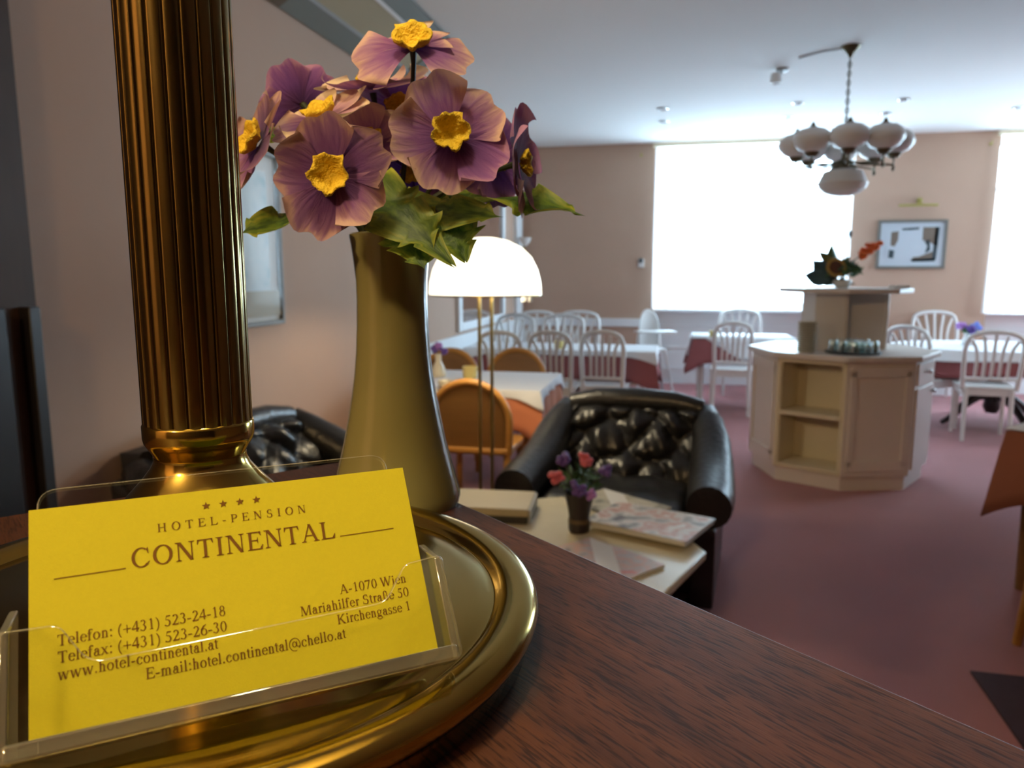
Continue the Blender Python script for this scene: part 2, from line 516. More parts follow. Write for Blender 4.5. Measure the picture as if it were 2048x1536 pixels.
def struct(name, bm, m, parent=None, **k):
    o = obj(name, bm, m, parent, **k)
    if not parent:
        o['kind'] = 'structure'
        o['label'] = k.get('label', '') or name.replace('_', ' ')
        o['category'] = name.split('_')[0]
    return o
def copy_tree(o, parent=None):
    c = o.copy()
    COL.objects.link(c)
    c.parent = parent
    for ch in list(o.children):
        copy_tree(ch, c)
    return c
def sbox(name, c, s, m, label, bevel=0):
    b = BM(); box(b, c, s)
    o = struct(name, b, m, bevel=bevel)
    o['label'] = label
    return o

# ------------------------------------------------------------------ room shell
XL, YB, ZC = -1.96, 9.45, 2.94
XR, YF = 6.3, -2.6
sbox('floor', ((XL + XR) / 2, 3.6, -0.05), (XR - XL + 0.8, 13.2, 0.1), 'carpet', 'dusty rose wall-to-wall carpet of the breakfast room')
sbox('ceiling', ((XL + XR) / 2, 3.6, ZC + 0.05), (XR - XL + 0.8, 13.2, 0.1), 'ceiling', 'flat white painted ceiling above the whole room')
sbox('wall_left', (XL - 0.1, 3.6, ZC / 2), (0.2, 13.2, ZC), 'wall', 'rose brown wall along the left side with mirror and picture')
b = BM()
WY0, WY1, WZ0, WZ1 = 7.6, 9.2, .9, 2.8
box(b, (XR + .1, (WY0 - 3.0) / 2, ZC / 2), (.2, WY0 + 3.0, ZC)); box(b, (XR + .1, (WY1 + 10.2) / 2, ZC / 2), (.2, 10.2 - WY1, ZC))
box(b, (XR + .1, (WY0 + WY1) / 2, WZ0 / 2), (.2, WY1 - WY0, WZ0)); box(b, (XR + .1, (WY0 + WY1) / 2, (WZ1 + ZC) / 2), (.2, WY1 - WY0, ZC - WZ1))
o = struct('wall_right', b, 'wall', smooth=False)
o['label'] = 'rose brown wall with a window closing the room at the right'
wn = thing('window_3', 'white framed window in the right wall', 'window', (XR + .1, (WY0 + WY1) / 2, WZ0), rad(90))
wn['kind'] = 'structure'
b = BM()
for x in (-.77, 0, .77):
    box(b, (x, 0, .95), (.06, .07, 1.9))
for z in (.03, 1.35, 1.87):
    box(b, (0, 0, z), (1.6, .07, .06))
obj('window_frame', b, 'white_rough', wn, smooth=False)
b = BM(); box(b, (0, 0, .95), (1.54, .006, 1.8)); obj('pane', b, 'pane', wn, smooth=False)
sbox('wall_front', ((XL + XR) / 2, YF - 0.1, ZC / 2), (XR - XL + 0.8, 0.2, ZC), 'dark_wood', 'dark wooden wall behind the reception counter')
b = BM()
xs = [XL - 0.2] + [v for p in WINDOWS for v in p] + [XR + 0.2]
for i in range(0, len(xs), 2):
    box(b, ((xs[i] + xs[i + 1]) / 2, YB + 0.3, ZC / 2), (xs[i + 1] - xs[i], 0.6, ZC))
for x0, x1 in WINDOWS:
    box(b, ((x0 + x1) / 2, YB + 0.3, 2.92), (x1 - x0, 0.6, 0.04))
o = struct('wall_back', b, 'wall', smooth=False)
o['label'] = 'rose brown wall at the far end holding the tall windows'
for i, (x0, x1) in enumerate(WINDOWS):
    xm, wd = (x0 + x1) / 2, x1 - x0
    b = BM()
    box(b, (xm, YB + 0.45, 0.47), (wd, 0.29, 0.94))
    for k in range(3):
        box(b, (xm, YB + 0.298, 0.2 + 0.27 * k), (wd - 0.1, 0.015, 0.02))
    o = struct('trim_%d' % (i + 1), b, 'white_rough', smooth=False)
    o['label'] = ('white panelled parapet below the wide middle window', 'white panelled parapet below the window at the right edge', 'white panelled parapet below the far right window')[i]
    wn = thing('window_%d' % (i + 1), ('white framed window behind the sheer curtain in the middle of the far wall', 'white framed window behind the sheer curtain at the right edge', 'white framed window in the far right corner')[i], 'window', (xm, YB + 0.5, 0.95))
    wn['kind'] = 'structure'
    b = BM(); box(b, (0, -0.22, 0.0), (wd, 0.42, 0.035)); obj('window_sill', b, 'white_rough', wn, bevel=0.004)
    b = BM()
    for x in (-wd / 2 + 0.03, wd / 2 - 0.03):
        box(b, (x, 0, 0.99), (0.06, 0.07, 1.94))
    for z in (0.05, 1.40, 1.92):
        box(b, (0, 0, z), (wd, 0.07, 0.06))
    box(b, (0, 0, 0.99), (0.07, 0.07, 1.94))
    obj('window_frame', b, 'white_rough', wn, smooth=False)
    b = BM(); box(b, (0, 0.0, 0.98), (wd - 0.1, 0.006, 1.86)); obj('pane', b, 'pane', wn, smooth=False)
sbox('wall_light_block', (4.65, 5.7, ZC / 2), (3.3, .14, ZC), 'wall', 'rose brown wall added out of view to keep daylight off the reception')  # added out of view; cuts side-window light on the near left wall
# white dado boards and skirting
sbox('trim_4', (XL + 0.012, 7.25, 0.42), (0.024, 4.4, 0.84), 'white_rough', 'white dado boarding along the left wall of the dining end')
sbox('trim_5', ((XL - 0.31) / 2, YB - 0.012, 0.79), (-0.31 - XL, 0.024, 0.10), 'white_rough', 'white dado rail on the far wall left of the window')
sbox('baseboard_left', (XL + 0.01, 3.7, 0.05), (0.02, 2.6, 0.10), 'dark_wood', 'dark skirting board at the foot of the left wall')
sbox('baseboard_back', (2.62, YB - 0.01, 0.05), (1.5, 0.02, 0.10), 'white_rough', 'white skirting board on the far wall between the windows')
sbox('trim_6', (XL + 0.02, 0.5175, ZC / 2), (0.04, 2.835, ZC), 'dark_wood', 'dark brown wooden panelling on the left wall beside the reception')

# ------------------------------------------------------------------ sheer curtains
def curtain(x0, x1, z0, label, flare=0.0):
    b = BM()
    n = int((x1 - x0) * 60)
    def f(u, v):
        x = x0 + (x1 - x0) * u
        side = (2 * u - 1)
        x += flare * (1 - v) ** 2 * side
        amp = 0.018 * (0.55 + 0.45 * (1 - v))
        y = YB - 0.06 + amp * math.sin(u * (x1 - x0) * 2 * PI / 0.085 + 0.8 * math.sin(u * 31))
        return (x, y, z0 + (2.885 - z0) * v)
    grid(b, f, n, 10)
    o = obj('sheer_curtain', b, 'sheer', None, ang=180)
    tag(o, label, 'curtain', 'white sheer curtains at the windows')
    b = BM(); box(b, ((x0 + x1) / 2, YB - 0.06, 2.90), (x1 - x0 + 0.06, 0.05, 0.035)); obj('curtain_rail', b, 'cream', o)
curtain(-0.33, 1.90, 0.965, 'white sheer curtain across the bright window in the middle of the far wall')
curtain(3.36, 5.55, 0.95, 'white sheer curtain at the right edge flaring out towards its hem', 0.05)

# ------------------------------------------------------------------ reception counter
CZ = 1.29
cA, cB = Vector((1.25, -0.685)), None
u_dir = Vector((0.765, -0.644, 0))          # along the customer edge, away from the free corner
v_dir = Vector((-0.644, -0.765, 0))         # from that edge back towards the receptionist
corner = onz(1000, 1040, CZ) - u_dir * 0.142
Rc = Matrix((u_dir, -v_dir, Vector((0, 0, 1)))).transposed().to_4x4()
cnt = thing('reception_counter', 'reddish brown mahogany reception counter under the brass lamp', 'counter', Mx=Matrix.Translation((corner.x, corner.y, 0)) @ Rc)
b = BM(); box(b, (0.9, -0.45, CZ - 0.02), (1.8, 0.9, 0.04)); obj('countertop', b, 'counter', cnt, bevel=0.0012)
b = BM(); box(b, (0.93, -0.08, (CZ - 0.04) / 2), (1.72, 0.04, CZ - 0.04))
for k in range(5):
    box(b, (0.25 + 0.34 * k, -0.055, 0.62), (0.28, 0.014, 0.95))
obj('front_panel', b, 'dark_wood', cnt, smooth=False)
b = BM(); box(b, (0.06, -0.5, (CZ - 0.04) / 2), (0.04, 0.78, CZ - 0.04)); obj('end_panel', b, 'dark_wood', cnt, smooth=False)

# ------------------------------------------------------------------ brass table lamp
LC = Vector((-0.1363, 0.1908, CZ))
lampo = thing('table_lamp', 'tall brass table lamp with fluted column and wide round base', 'lamp', LC)
b = BM()
lathe(b, [(0, 0), (0.0955, 0), (0.0965, 0.001), (0.0968, 0.0055), (0.0978, 0.0075), (0.0995, 0.0095), (0.0998, 0.0115), (0.0990, 0.0135), (0.0970, 0.0148), (0.0940, 0.0152),
          (0.0905, 0.0146), (0.0880, 0.0134), (0.0868, 0.0120), (0.0858, 0.0118), (0.0845, 0.0126), (0.078, 0.0128), (0.066, 0.0136), (0.056, 0.0152), (0.046, 0.0182), (0.040, 0.0212), (0.0385, 0.0228), (0.0370, 0.0230), (0.0345, 0.0262), (0.0295, 0.0330),
          (0.0245, 0.0400), (0.0205, 0.0462), (0.0165, 0.0505), (0.0138, 0.0540), (0.0128, 0.0562), (0.0128, 0.0575), (0, 0.0575)], 96)
obj('base', b, 'brass', lampo, ang=60)
b = BM()
lathe(b, [(0, 0.0572), (0.0125, 0.0572), (0.0130, 0.0585), (0.0142, 0.0605), (0.0150, 0.0618), (0.0153, 0.0632), (0.0153, 0.0668), (0.0149, 0.0676), (0.0140, 0.0678), (0, 0.0678)], 64)
obj('collar', b, 'brass', lampo, ang=60)
b = BM()
def flute(a):
    t = (a * 22 / (2 * PI)) % 1.0
    return 1.0 - 0.035 * (abs(2 * t - 1) ** 10.0) - 0.014 * (2 * t - 1) ** 2
lathe(b, [(0, 0.0670), (0.0150, 0.0670), (0.0150, 0.42), (0, 0.42)], 22 * 14, mod=flute)
obj('column', b, 'brass_column', lampo, ang=50)
b = BM()
lathe(b, [(0.0155, 0.418), (0.0165, 0.422), (0.0165, 0.432), (0.008, 0.438), (0.008, 0.455), (0, 0.455)], 32)
obj('socket', b, 'brass', lampo)
M['shade_cloth'] = mat('cream_pleated_shade', (0.42, 0.33, 0.18), 0.8)
b = BM()
lathe(b, [(0.185, 0.400), (0.187, 0.400), (0.095, 0.600), (0.093, 0.600), (0.185, 0.400)], 48)
obj('lamp_shade', b, 'shade_cloth', lampo)
b = BM()
for k in range(3):
    a = 2 * PI * k / 3
    bar(b, (0, 0, 0.592), (0.093 * math.cos(a), 0.093 * math.sin(a), 0.598), 0.003, 0.003)
tube(b, [(0, 0, 0.45), (0, 0, 0.595)], 0.003)
obj('shade_carrier', b, 'brass', lampo)
lamp('table_lamp_bulb', 'POINT', LC + Vector((0.035, -0.03, 0.50)), 3.3, (1.0, 0.86, 0.52), 0.03)

# ------------------------------------------------------------------ card holder and card (common tilted frame, millimetres)
TL = Vector((-.1377, .1318, 1.3485))
hx = Vector((.787, .617, 0)).normalized()
hy = Vector((-.3425, .4284, .8361)); hy = (hy - hx * hy.dot(hx)).normalized()
hn = hx.cross(hy)
HM = Matrix.Translation(TL) @ Matrix((hx, hy, hn)).transposed().to_4x4()
MM = Matrix.Diagonal((.001, .001, .001, 1))
holder = thing('card_holder', 'clear acrylic business card holder standing on the brass lamp base', 'card holder', Mx=HM)
def rounded(pts, seg=6):
    """polygon from (x, y, radius) corners"""
    out = []
    n = len(pts)
    for i, (x, y, r) in enumerate(pts):
        p = Vector((x, y)); a = Vector(pts[i - 1][:2]); c = Vector(pts[(i + 1) % n][:2])
        if r <= 0:
            out.append((x, y)); continue
        d1, d2 = (a - p).normalized(), (c - p).normalized()
        ang = d1.angle(d2)
        t = min(r / math.tan(ang / 2), (a - p).length * .49, (c - p).length * .49)
        s, e = p + d1 * t, p + d2 * t
        for k in range(seg + 1):
            q = k / seg
            out.append(tuple(s * (1 - q) ** 2 + p * 2 * q * (1 - q) + e * q * q))
    return out
def slab(name, poly, n0, n1, parent, edge=0.35):
    """acrylic plate: clear faces, bright rounded edges"""
    b = BM()
    prism(b, poly, n0, n1, MM)
    for f in b.faces:
        f.material_index = 1 if len(f.verts) == 4 and len(poly) > 4 or abs(f.normal.z) < 0.5 else 0
    b.normal_update()
    for f in b.faces:
        f.material_index = 0 if abs(f.normal.z) > 0.7 else 1
    o = obj(name, b, ['acrylic', 'acrylic_edge'], parent, ang=30)
    bv = o.modifiers.new('edge', 'BEVEL'); bv.width = edge * .001; bv.segments = 2; bv.limit_method = 'ANGLE'; bv.angle_limit = rad(60); bv.material = 1
    return o
slab('back_plate', rounded([(1.2, -50.5, 0), (81.2, -50.5, 0), (81.2, 5.0, 4.5), (1.2, 5.0, 4.5)]), -3.0, -1.2, holder)
lip = rounded([(-4.2, -51, 2.5), (88.0, -51, 2.5), (87.6, -26.2, 1.5), (78.0, -27.0, 3.6), (72.0, -34.9, 5.5), (11.6, -35.6, 5.5), (6.5, -27.2, 3.6), (-3.6, -26.8, 1.5)])
slab('front_lip', lip, 7.6, 9.4, holder)
for nm, x0, x1 in (('side_wall', 86.0, 87.8), ('side_wall', -4.0, -2.2)):
    b = BM()
    prism(b, [(-3, -51), (7.7, -51), (7.7, -26.6), (5.5, -25.4), (-3, -20.5)], x0, x1, MM)
    bmesh.ops.transform(b, matrix=Matrix(((0, 0, 1, 0), (0, 1, 0, 0), (1, 0, 0, 0), (0, 0, 0, 1))), verts=b.verts)
    b.normal_update()
    for f in b.faces:
        f.material_index = 0 if abs(f.normal.x) > 0.7 else 1
    o = obj(nm, b, ['acrylic', 'acrylic_edge'], holder, ang=30)
    bv = o.modifiers.new('edge', 'BEVEL'); bv.width = .0004; bv.segments = 2; bv.limit_method = 'ANGLE'; bv.material = 1
b = BM(); box(b, (.0419, -.0492, .0032), (.0900, .0034, .0122)); obj('slot_floor', b, ['acrylic_edge'], holder, bevel=.0006)

card = BM(); prism(card, [(0, -47.0), (85, -47.0), (85, 0), (0, 0)], -0.9, 0, MM)
bc = thing('business_card', 'yellow hotel business card with brown lettering in the clear holder', 'business card', Mx=HM.copy())
obj('card_sheet', card, 'card', bc, smooth=False)

# serif lettering drawn as strokes: 660 = capital height, 450 = x-height
def G(bm):
    def poly(pts):
        vs = [bm.verts.new((x, y, 0)) for x, y in pts]
        try: bm.faces.new(vs)
        except ValueError: pass
    return poly
def letters():
    S, T, SF = 92, 40, 26
    def V(x, y0, y1, w=S): return [('p', [(x - w / 2, y0), (x + w / 2, y0), (x + w / 2, y1), (x - w / 2, y1)])]
    def Hh(x0, x1, y, t=T): return [('p', [(x0, y), (x1, y), (x1, y + t), (x0, y + t)])]
    def sb(x, w=115): return [('p', [(x - w, 0), (x + w, 0), (x + w, SF * .6), (x + w * .45, SF * 1.5), (x - w * .45, SF * 1.5), (x - w, SF * .6)])]
    def st(x, y, w=115): return [('p', [(x - w, y), (x - w, y - SF * .6), (x - w * .45, y - SF * 1.5), (x + w * .45, y - SF * 1.5), (x + w, y - SF * .6), (x + w, y)])]
    def flag(x, y): return [('p', [(x - S / 2 - 62, y - 50), (x - S / 2, y - 62), (x + S / 2, y + 8), (x - S / 2, y - 22)])]
    def D(x0, y0, x1, y1, w): return [('p', [(x0 - w / 2, y0), (x0 + w / 2, y0), (x1 + w / 2, y1), (x1 - w / 2, y1)])]
    def Rg(cx, cy, rx, ry, tx=S, ty=T, a0=0, a1=360, n=30):
        o, i = [], []
        for k in range(n + 1):
            a = rad(a0 + (a1 - a0) * k / n)
            o.append((cx + rx * math.cos(a), cy + ry * math.sin(a)))
            i.append((cx + (rx - tx) * math.cos(a), cy + (ry - ty) * math.sin(a)))
        return [('p', [o[k], o[k + 1], i[k + 1], i[k]]) for k in range(n)]
    def dot(cx, cy, r=58): return [('p', [(cx + r * math.cos(2 * PI * k / 14), cy + r * math.sin(2 * PI * k / 14)) for k in range(14)])]
    def tri(*p): return [('p', list(p))]
    L = {}
    L[' '] = (250, [])
    L['A'] = (710, D(110, 20, 350, 665, 44) + D(590, 20, 350, 665, 104) + Hh(195, 490, 215) + sb(108, 92) + sb(592, 112))
    L['C'] = (667, Rg(350, 330, 315, 345, 104, 40, 52, 318, 34) + tri((575, 660), (560, 660), (520, 590), (578, 440), (596, 440)) + tri((520, 70), (560, 100), (625, 170), (605, 185), (520, 110)))
    L['E'] = (611, V(150, 0, 660, 100) + sb(150) + st(150, 660) + Hh(150, 520, 620) + Hh(150, 430, 322) + Hh(150, 540, 0) + tri((500, 660), (545, 660), (555, 505), (535, 505), (470, 625)) + tri((520, 0), (570, 0), (600, 175), (578, 175), (480, 38)) + tri((400, 325), (432, 340), (432, 450), (412, 450), (395, 362)) + tri((400, 360), (432, 340), (432, 235), (412, 235), (395, 325)))
    L['H'] = (722, V(155, 0, 660, 100) + V(570, 0, 660, 100) + sb(155) + sb(570) + st(155, 660) + st(570, 660) + Hh(155, 570, 320))
    L['I'] = (333, V(165, 0, 660, 102) + sb(165, 130) + st(165, 660, 130))
    L['K'] = (722, V(155, 0, 660, 100) + sb(155) + st(155, 660) + D(215, 310, 540, 640, 52) + D(585, 20, 290, 380, 120) + sb(600, 110) + st(545, 660, 100))
    L['L'] = (611, V(150, 0, 660, 100) + sb(150) + st(150, 660, 125) + Hh(150, 540, 0) + tri((515, 0), (565, 0), (595, 190), (573, 190), (470, 38)))
    L['M'] = (889, D(130, 0, 165, 650, 44) + D(430, 0, 190, 660, 108) + D(430, 0, 690, 660, 44) + V(735, 0, 660, 100) + sb(125, 95) + sb(735) + st(130, 660, 85) + st(745, 660, 85))
    L['N'] = (722, V(135, 0, 660, 44) + V(590, 0, 660, 44) + D(575, 0, 160, 660, 122) + sb(135, 100) + st(110, 660, 90) + st(590, 660, 100))
    L['O'] = (722, Rg(361, 330, 325, 345, 108, 40, 0, 360, 44))
    L['P'] = (556, V(150, 0, 660, 100) + sb(150) + st(150, 660) + Rg(290, 482, 245, 180, 98, 38, -90, 90, 20) + Hh(150, 300, 622) + Hh(150, 300, 302))
    L['S'] = (556, Rg(275, 490, 195, 185, 92, 40, 40, 270, 24) + Rg(275, 175, 215, 190, 96, 42, -140, 90, 26) + tri((430, 660), (412, 660), (395, 600), (425, 470), (447, 470)) + tri((60, -15), (80, -15), (110, 60), (72, 215), (50, 215)))
    L['T'] = (611, V(305, 0, 660, 102) + sb(305, 125) + Hh(40, 570, 622, 38) + tri((40, 660), (24, 490), (44, 490), (100, 625)) + tri((570, 660), (588, 490), (568, 490), (510, 625)))
    L['W'] = (944, D(270, -10, 100, 650, 104) + D(270, -10, 450, 650, 46) + D(620, -10, 440, 650, 104) + D(620, -10, 835, 650, 46) + st(90, 660, 95) + st(440, 660, 100) + st(850, 660, 85))
    def bowl(cx, rx, a0=0, a1=360): return Rg(cx, 222, rx, 236, 90, 34, a0, a1, 26)
    L['a'] = (444, V(310, 40, 330) + Rg(220, 325, 136, 135, S, 34, 0, 160, 16) + Rg(190, 130, 155, 140, 84, 34, 60, 330, 20) + tri((264, 262), (264, 300), (150, 262), (160, 236)) + Rg(385, 70, 120, 80, 84, 50, 180, 300, 8) + dot(118, 340, 44))
    L['c'] = (444, Rg(245, 222, 205, 238, 88, 34, 45, 325, 28) + dot(372, 345, 48))
    L['e'] = (444, Rg(240, 222, 205, 238, 84, 34, 0, 325, 30) + Hh(60, 445, 232, 32))
    L['f'] = (333, V(140, 0, 560) + sb(140, 115) + Hh(30, 290, 416, 34) + Rg(240, 560, 146, 125, S, 36, 50, 180, 14) + dot(322, 622, 42))
    L['g'] = (500, Rg(230, 295, 175, 165, 82, 32, 0, 360, 28) + tri((330, 385), (345, 420), (475, 420), (475, 385)) + Rg(235, -95, 215, 118, 60, 44, 0, 360, 28) + tri((130, 150), (165, 140), (120, 60), (60, 50), (90, 110)) + tri((70, 75), (120, 5), (390, 0), (430, -80), (380, 60), (150, 72)))
    L['h'] = (500, V(140, 0, 683) + sb(140, 105) + flag(140, 675) + Rg(255, 300, 155, 158, 90, 40, 0, 140, 16) + V(365, 0, 305) + sb(365, 105))
    L['i'] = (278, V(140, 0, 450) + sb(140, 112) + flag(140, 446) + dot(135, 600, 60))
    L['l'] = (278, V(140, 0, 683) + sb(140, 112) + flag(140, 675))
    L['m'] = (778, V(140, 0, 450) + sb(140, 105) + flag(140, 446) + Rg(265, 300, 150, 158, 90, 40, 0, 140, 16) + V(370, 0, 305) + sb(370, 100) + Rg(500, 300, 150, 158, 90, 40, 0, 140, 16) + V(605, 0, 305) + sb(605, 105))
    L['n'] = (500, V(140, 0, 450) + sb(140, 105) + flag(140, 446) + Rg(255, 300, 155, 158, 90, 40, 0, 140, 16) + V(365, 0, 305) + sb(365, 105))
    L['o'] = (500, bowl(250, 215))
    L['r'] = (333, V(140, 0, 450) + sb(140, 112) + flag(140, 446) + Rg(262, 290, 170, 168, 90, 44, 70, 165, 10) + dot(305, 405, 48))
    L['s'] = (389, Rg(195, 335, 135, 124, 74, 34, 35, 270, 18) + Rg(195, 122, 150, 134, 78, 34, -145, 90, 20) + tri((310, 450), (325, 450), (325, 320), (308, 320), (280, 400)) + tri((40, -5), (55, -5), (85, 60), (65, 150), (45, 150)))
    L['t'] = (278, V(130, 70, 570, 84) + Hh(20, 262, 416, 34) + Rg(205, 85, 117, 95, 84, 36, 180, 310, 12) + tri((15, 420), (88, 450), (150, 580), (90, 520)))
    L['w'] = (722, D(210, -8, 90, 440, 92) + D(210, -8, 345, 440, 40) + D(475, -8, 345, 440, 92) + D(475, -8, 625, 440, 40) + st(85, 450, 85) + st(345, 450, 90) + st(630, 450, 70))
    L['x'] = (500, D(400, 10, 110, 440, 96) + D(90, 10, 390, 440, 40) + sb(95, 80) + sb(400, 95) + st(105, 450, 95) + st(390, 450, 80))
    L['ß'] = (520, V(140, 0, 520) + sb(120, 90) + Rg(255, 520, 160, 165, S, 36, 0, 180, 18) + Rg(330, 440, 85, 80, 60, 40, -60, 60, 10) + Rg(300, 185, 190, 195, 92, 38, -125, 95, 24))
    L['0'] = (500, Rg(250, 325, 215, 340, 92, 34, 0, 360, 36))
    L['1'] = (500, V(265, 0, 670, 88) + sb(265, 125) + tri((115, 575), (115, 560), (222, 590), (309, 680), (280, 676)))
    L['2'] = (500, Rg(240, 480, 185, 190, 92, 40, -20, 160, 20) + D(90, 20, 365, 430, 74) + Hh(40, 420, 0, 72) + tri((400, 0), (435, 0), (470, 150), (450, 150), (400, 70)))
    L['3'] = (500, Rg(220, 510, 170, 160, 84, 38, -80, 150, 20) + Rg(215, 180, 205, 190, 92, 38, -140, 85, 24) + dot(80, 60, 44))
    L['4'] = (500, V(345, 0, 670, 86) + D(45, 215, 335, 670, 46) + Hh(20, 475, 160, 66))
    L['5'] = (500, Rg(215, 205, 215, 212, 94, 40, -140, 110, 26) + tri((100, 350), (140, 420), (205, 660), (165, 660)) + Hh(165, 425, 596, 66) + dot(75, 55, 42))
    L['6'] = (500, Rg(250, 210, 215, 222, 90, 36, 0, 360, 30) + tri((36, 230), (125, 240), (225, 500), (430, 660), (420, 678), (200, 590), (60, 400)))
    L['7'] = (500, Hh(50, 445, 590, 70) + D(170, 0, 410, 630, 62) + tri((50, 660), (20, 510), (42, 505), (95, 600)))
    L['8'] = (500, Rg(250, 505, 165, 165, 76, 34, 0, 360, 28) + Rg(250, 180, 200, 194, 84, 34, 0, 360, 30))
    L['('] = (333, Rg(420, 240, 360, 500, 66, 30, 118, 242, 18))
    L[')'] = (333, Rg(-90, 240, 360, 500, 66, 30, -62, 62, 18))
    L['+'] = (564, V(282, 30, 530, 50) + Hh(35, 530, 255, 50))
    L['-'] = (333, Hh(40, 290, 195, 62))
    L['.'] = (250, dot(125, 48, 56))
    L[':'] = (278, dot(140, 48, 56) + dot(140, 400, 56))
    L['@'] = (921, Rg(460, 250, 415, 430, 52, 40, -40, 290, 44) + Rg(440, 260, 165, 190, 64, 40, 0, 360, 26) + V(610, 130, 440, 58) + Rg(720, 150, 130, 80, 60, 40, 180, 330, 10) + Rg(640, 250, 235, 230, 46, 40, -60, 30, 12))
    return L
GL = letters()
def text_width(s, track=0):
    return sum(GL[c][0] + track for c in s) - track
def write(bm, s, x0, x1, y, cap, track=0):
    """one line between x0 and x1 (mm), baseline y, capital height cap"""
    sy = cap / 660.0
    sx = (x1 - x0) / text_width(s, track)
    x = x0
    for c in s:
        adv, shapes = GL[c]
        for _, p in shapes:
            v = [bm.verts.new(((x + px * sx) * .001, (y + py * sy) * .001, 0.00012)) for px, py in p]
            bm.faces.new(v)
        x += (adv + track) * sx
b = BM()
write(b, 'HOTEL-PENSION', 25.0, 58.5, -8.72, 1.95, 330)
write(b, 'CONTINENTAL', 19.3, 64.8, -16.15, 4.35, 30)
write(b, 'Telefon: (+431) 523-24-18', 5.0, 37.9, -29.95, 2.25)
write(b, 'Telefax: (+431) 523-26-30', 5.0, 37.9, -33.35, 2.25)
write(b, 'www.hotel-continental.at', 5.0, 35.7, -36.75, 2.25)
write(b, 'E-mail:hotel.continental@chello.at', 21.0, 63.6, -40.1, 2.25)
write(b, 'A-1070 Wien', 63.6, 80.3, -29.9, 2.2)
write(b, 'Mariahilfer Straße 50', 53.9, 80.4, -33.3, 2.2)
write(b, 'Kirchengasse 1', 62.0, 80.2, -36.75, 2.2)
for x0, x1 in ((4.6, 18.3), (65.8, 79.5)):
    box(b, ((x0 + x1) / 2000, -.01590, .00012), ((x1 - x0) * .001, .00018, .00002))
for sx_ in (35.8, 39.6, 43.4, 47.2):
    v = []
    for k in range(10):
        r = 1.0 if k % 2 == 0 else 0.42
        a = PI / 2 + k * PI / 5
        v.append(((sx_ + r * math.cos(a)) * .001, (-3.9 + r * math.sin(a)) * .001, .00012))
    c0 = b.verts.new((sx_ * .001, -.0039, .00012))
    vv = [b.verts.new(p) for p in v]
    for k in range(10):
        b.faces.new((c0, vv[k], vv[(k + 1) % 10]))
pr = obj('printing', b, 'ink', bc, smooth=False)
pr['label'] = 'brown serif lettering, rules and four stars'

# ------------------------------------------------------------------ vase
VP = Vector((-0.1314, 0.3331, CZ))
vase = thing('flower_vase', 'ivory glazed waisted vase holding the purple silk flowers', 'vase', VP)
b = BM()
prof_px = [(1012, 88), (1011, 112), (1004, 124), (990, 127), (977, 126), (940, 116), (905, 107), (880, 101), (840, 93), (784, 83), (744, 77.5), (700, 73.5), (650, 71), (600, 70), (560, 71), (520, 75), (490, 79), (476, 81.5), (470, 82)]
dep0 = (VP - CP).dot(FW)
prof = [(0, 0)]
for y, hw in prof_px:
    # height at which the vase axis is seen at this row
    lo, hi = CZ - .02, 1.6
    for _ in range(40):
        mz = (lo + hi) / 2
        q = Vector((VP.x, VP.y, mz)) - CP
        yy = 768 - F_PX * q.dot(UP) / q.dot(FW)
        if yy > y: lo = mz
        else: hi = mz
    q = Vector((VP.x, VP.y, lo)) - CP
    prof.append((hw / F_PX * q.dot(FW), max(0.0, lo - CZ)))
zoff = prof[1][1]
prof = [(r, max(0, (z - zoff)) * (prof[-1][1]) / (prof[-1][1] - zoff)) for r, z in prof]
VH = prof[-1][1]
rt_, zt_ = prof[-1]
prof += [(rt_ - .0012, zt_ + .0008), (rt_ - .0026, zt_ - .0002), (rt_ - .0032, zt_ - .006), (prof[-6][0] - .003, zt_ - .03), (0, zt_ - .045)]
lathe(b, prof, 64)
obj('vase_body', b, 'vase', vase, ang=60)
VT = VP + Vector((0, 0, VH))

# ------------------------------------------------------------------ silk flowers
def look_matrix(pos, nrm, twist):
    n = Vector(nrm).normalized()
    a = Vector((0, 0, 1)) if abs(n.z) < 0.95 else Vector((0, 1, 0))
    x = a.cross(n).normalized()
    R = Matrix((x, n.cross(x), n)).transposed()
    return Matrix.Translation(Vector(pos)) @ R.to_4x4() @ Matrix.Rotation(twist, 4, 'Z')
def petal_bm(L_, wd, cup, rip, rng):
    b = BM()
    ph = rng.uniform(0, 6); droop = rng.uniform(-.25, .25)
    def f(u, v):
        s = 2 * u - 1
        half = wd * (0.14 + 0.86 * math.sin(PI * 0.60 * v) ** 1.15)
        x = s * half
        y = v * L_ * (1 - 0.46 * abs(s) ** 2.4 * v ** 1.5 - 0.12 * math.exp(-(s / .26) ** 2) * v ** 5) + 0.008 * L_ * math.sin(9 * s + ph) * v ** 4
        z = cup * L_ * (v ** 2.0) + rip * L_ * (s * s) * v + .16 * half * s * v + 0.022 * L_ * math.sin(5 * s + ph) * v ** 2 - droop * L_ * max(0, v - .55) ** 2
        return (x, y, z)
    grid(b, f, 14, 14, uv=True)
    return b
